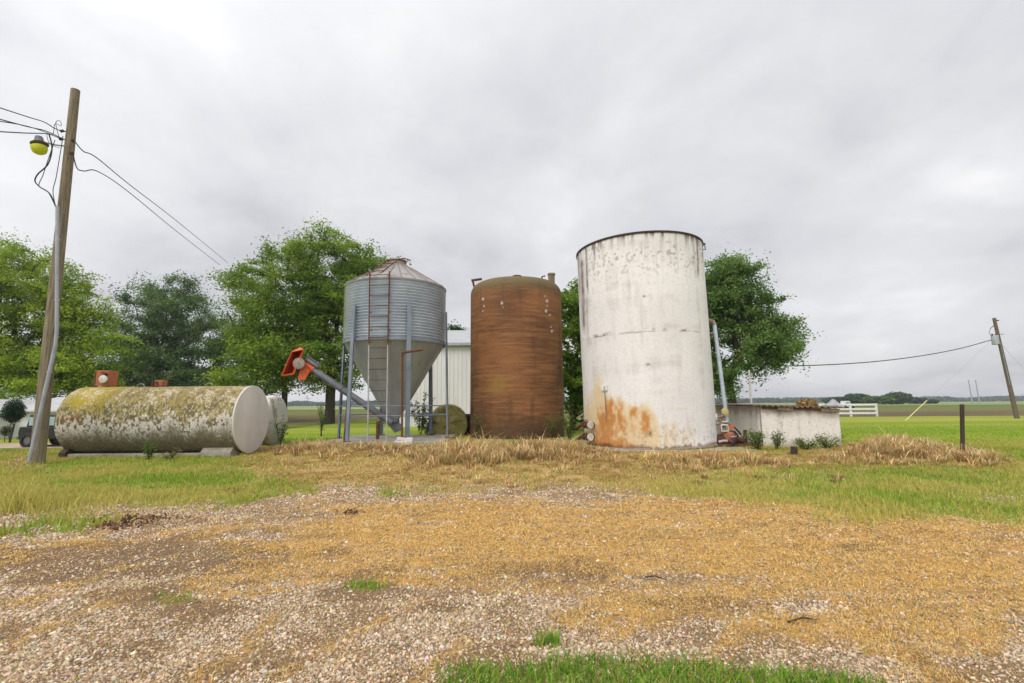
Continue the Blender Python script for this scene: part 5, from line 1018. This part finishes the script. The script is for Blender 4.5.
tc = N(t, 'ShaderNodeTexCoord'); sx = N(t, 'ShaderNodeSeparateXYZ'); t.links.new(tc.outputs['Generated'], sx.inputs[0])
def mth(op, a, b=None, c=None, clamp=False):
    n = N(t, 'ShaderNodeMath', operation=op, use_clamp=clamp)
    for i, v in enumerate((a, b, c)):
        if v is None: continue
        if isinstance(v, (int, float)): n.inputs[i].default_value = v
        else: t.links.new(v, n.inputs[i])
    return n.outputs[0]
zz = mth('MAXIMUM', sx.outputs[2], 0.0); den = mth('ADD', zz, 0.34)
cx = N(t, 'ShaderNodeCombineXYZ'); t.links.new(mth('DIVIDE', sx.outputs[0], den), cx.inputs[0]); t.links.new(mth('DIVIDE', sx.outputs[1], den), cx.inputs[1])
def cn(scale, detail, rough, off, dist=0., st=(1, 1, 1)):
    mp = N(t, 'ShaderNodeMapping'); mp.inputs['Location'].default_value = off; mp.inputs['Scale'].default_value = st; t.links.new(cx.outputs[0], mp.inputs[0])
    n = N(t, 'ShaderNodeTexNoise'); n.inputs['Scale'].default_value = scale; n.inputs['Detail'].default_value = detail; n.inputs['Roughness'].default_value = rough; n.inputs['Distortion'].default_value = dist
    t.links.new(mp.outputs[0], n.inputs['Vector']); return n.outputs['Fac']
c1 = cn(1.1, 4, .5, (3.1, 1.7, 0), .5); c2 = cn(2.6, 5, .55, (7.7, 2.2, 0), .6, (1, .8, 1))
c3 = cn(6.0, 6, .6, (1.3, 5.1, 0), .5); cl = mth('ADD', mth('ADD', mth('MULTIPLY', c1, .62), mth('MULTIPLY', c2, .28)), mth('MULTIPLY', c3, .10))
cloud = ramp(t, cl, [(.32, (4.7, 4.7, 5.0)), (.45, (6.4, 6.42, 6.65)), (.55, (7.4, 7.4, 7.5)), (.64, (8.8, 8.75, 8.8))])
# overcast: brighter overhead, and brighter towards the hidden sun behind the viewpoint
dp_ = N(t, 'ShaderNodeVectorMath', operation='DOT_PRODUCT'); t.links.new(tc.outputs['Generated'], dp_.inputs[0]); dp_.inputs[1].default_value = sd
gain = mth('ADD', mth('ADD', mth('MULTIPLY', mth('SMOOTH_MIN', zz, 1.0, .0), .0), 1.0), mth('MULTIPLY', mth('POWER', mth('MAXIMUM', mth('ADD', mth('MULTIPLY', dp_.outputs['Value'], .5), .5), 0.0), 3.0), 1.3))
cm = N(t, 'ShaderNodeVectorMath', operation='SCALE'); t.links.new(cloud, cm.inputs[0]); t.links.new(gain, cm.inputs['Scale'])
fin = mixc(t, .93, sky.outputs[0], cm.outputs[0]); t.links.new(fin, bg.inputs['Color']); bg.inputs['Strength'].default_value = .1
vs_ = S.view_settings; vs_.view_transform = 'Standard'; vs_.look = 'None'; vs_.exposure = 0.12; vs_.gamma = 1; vs_.use_curve_mapping = False
S.cycles.max_bounces = 6; S.cycles.transparent_max_bounces = 4

# air: far woods fade
hz = MB(); hz.box((0, (ys[0]+ys[-1])/2, 11.8), (xs[-1]-xs[0]+40, ys[-1]-ys[0]+40, 26.6)); ho = hz.build('haze', None, smooth=False); tag(ho, kind='stuff', label='thin pale haze over the far fields', cat='haze')
hm = bpy.data.materials.new('haze_air'); hm.use_nodes = True; ht = hm.node_tree; ht.nodes.clear(); hv = ht.nodes.new('ShaderNodeVolumePrincipled'); hv.inputs['Color'].default_value = (.85, .9, 1, 1); hv.inputs['Density'].default_value = .0003; hv.inputs['Anisotropy'].default_value = .2
hout = ht.nodes.new('ShaderNodeOutputMaterial'); ht.links.new(hv.outputs[0], hout.inputs['Volume']); ho.data.materials.append(hm)
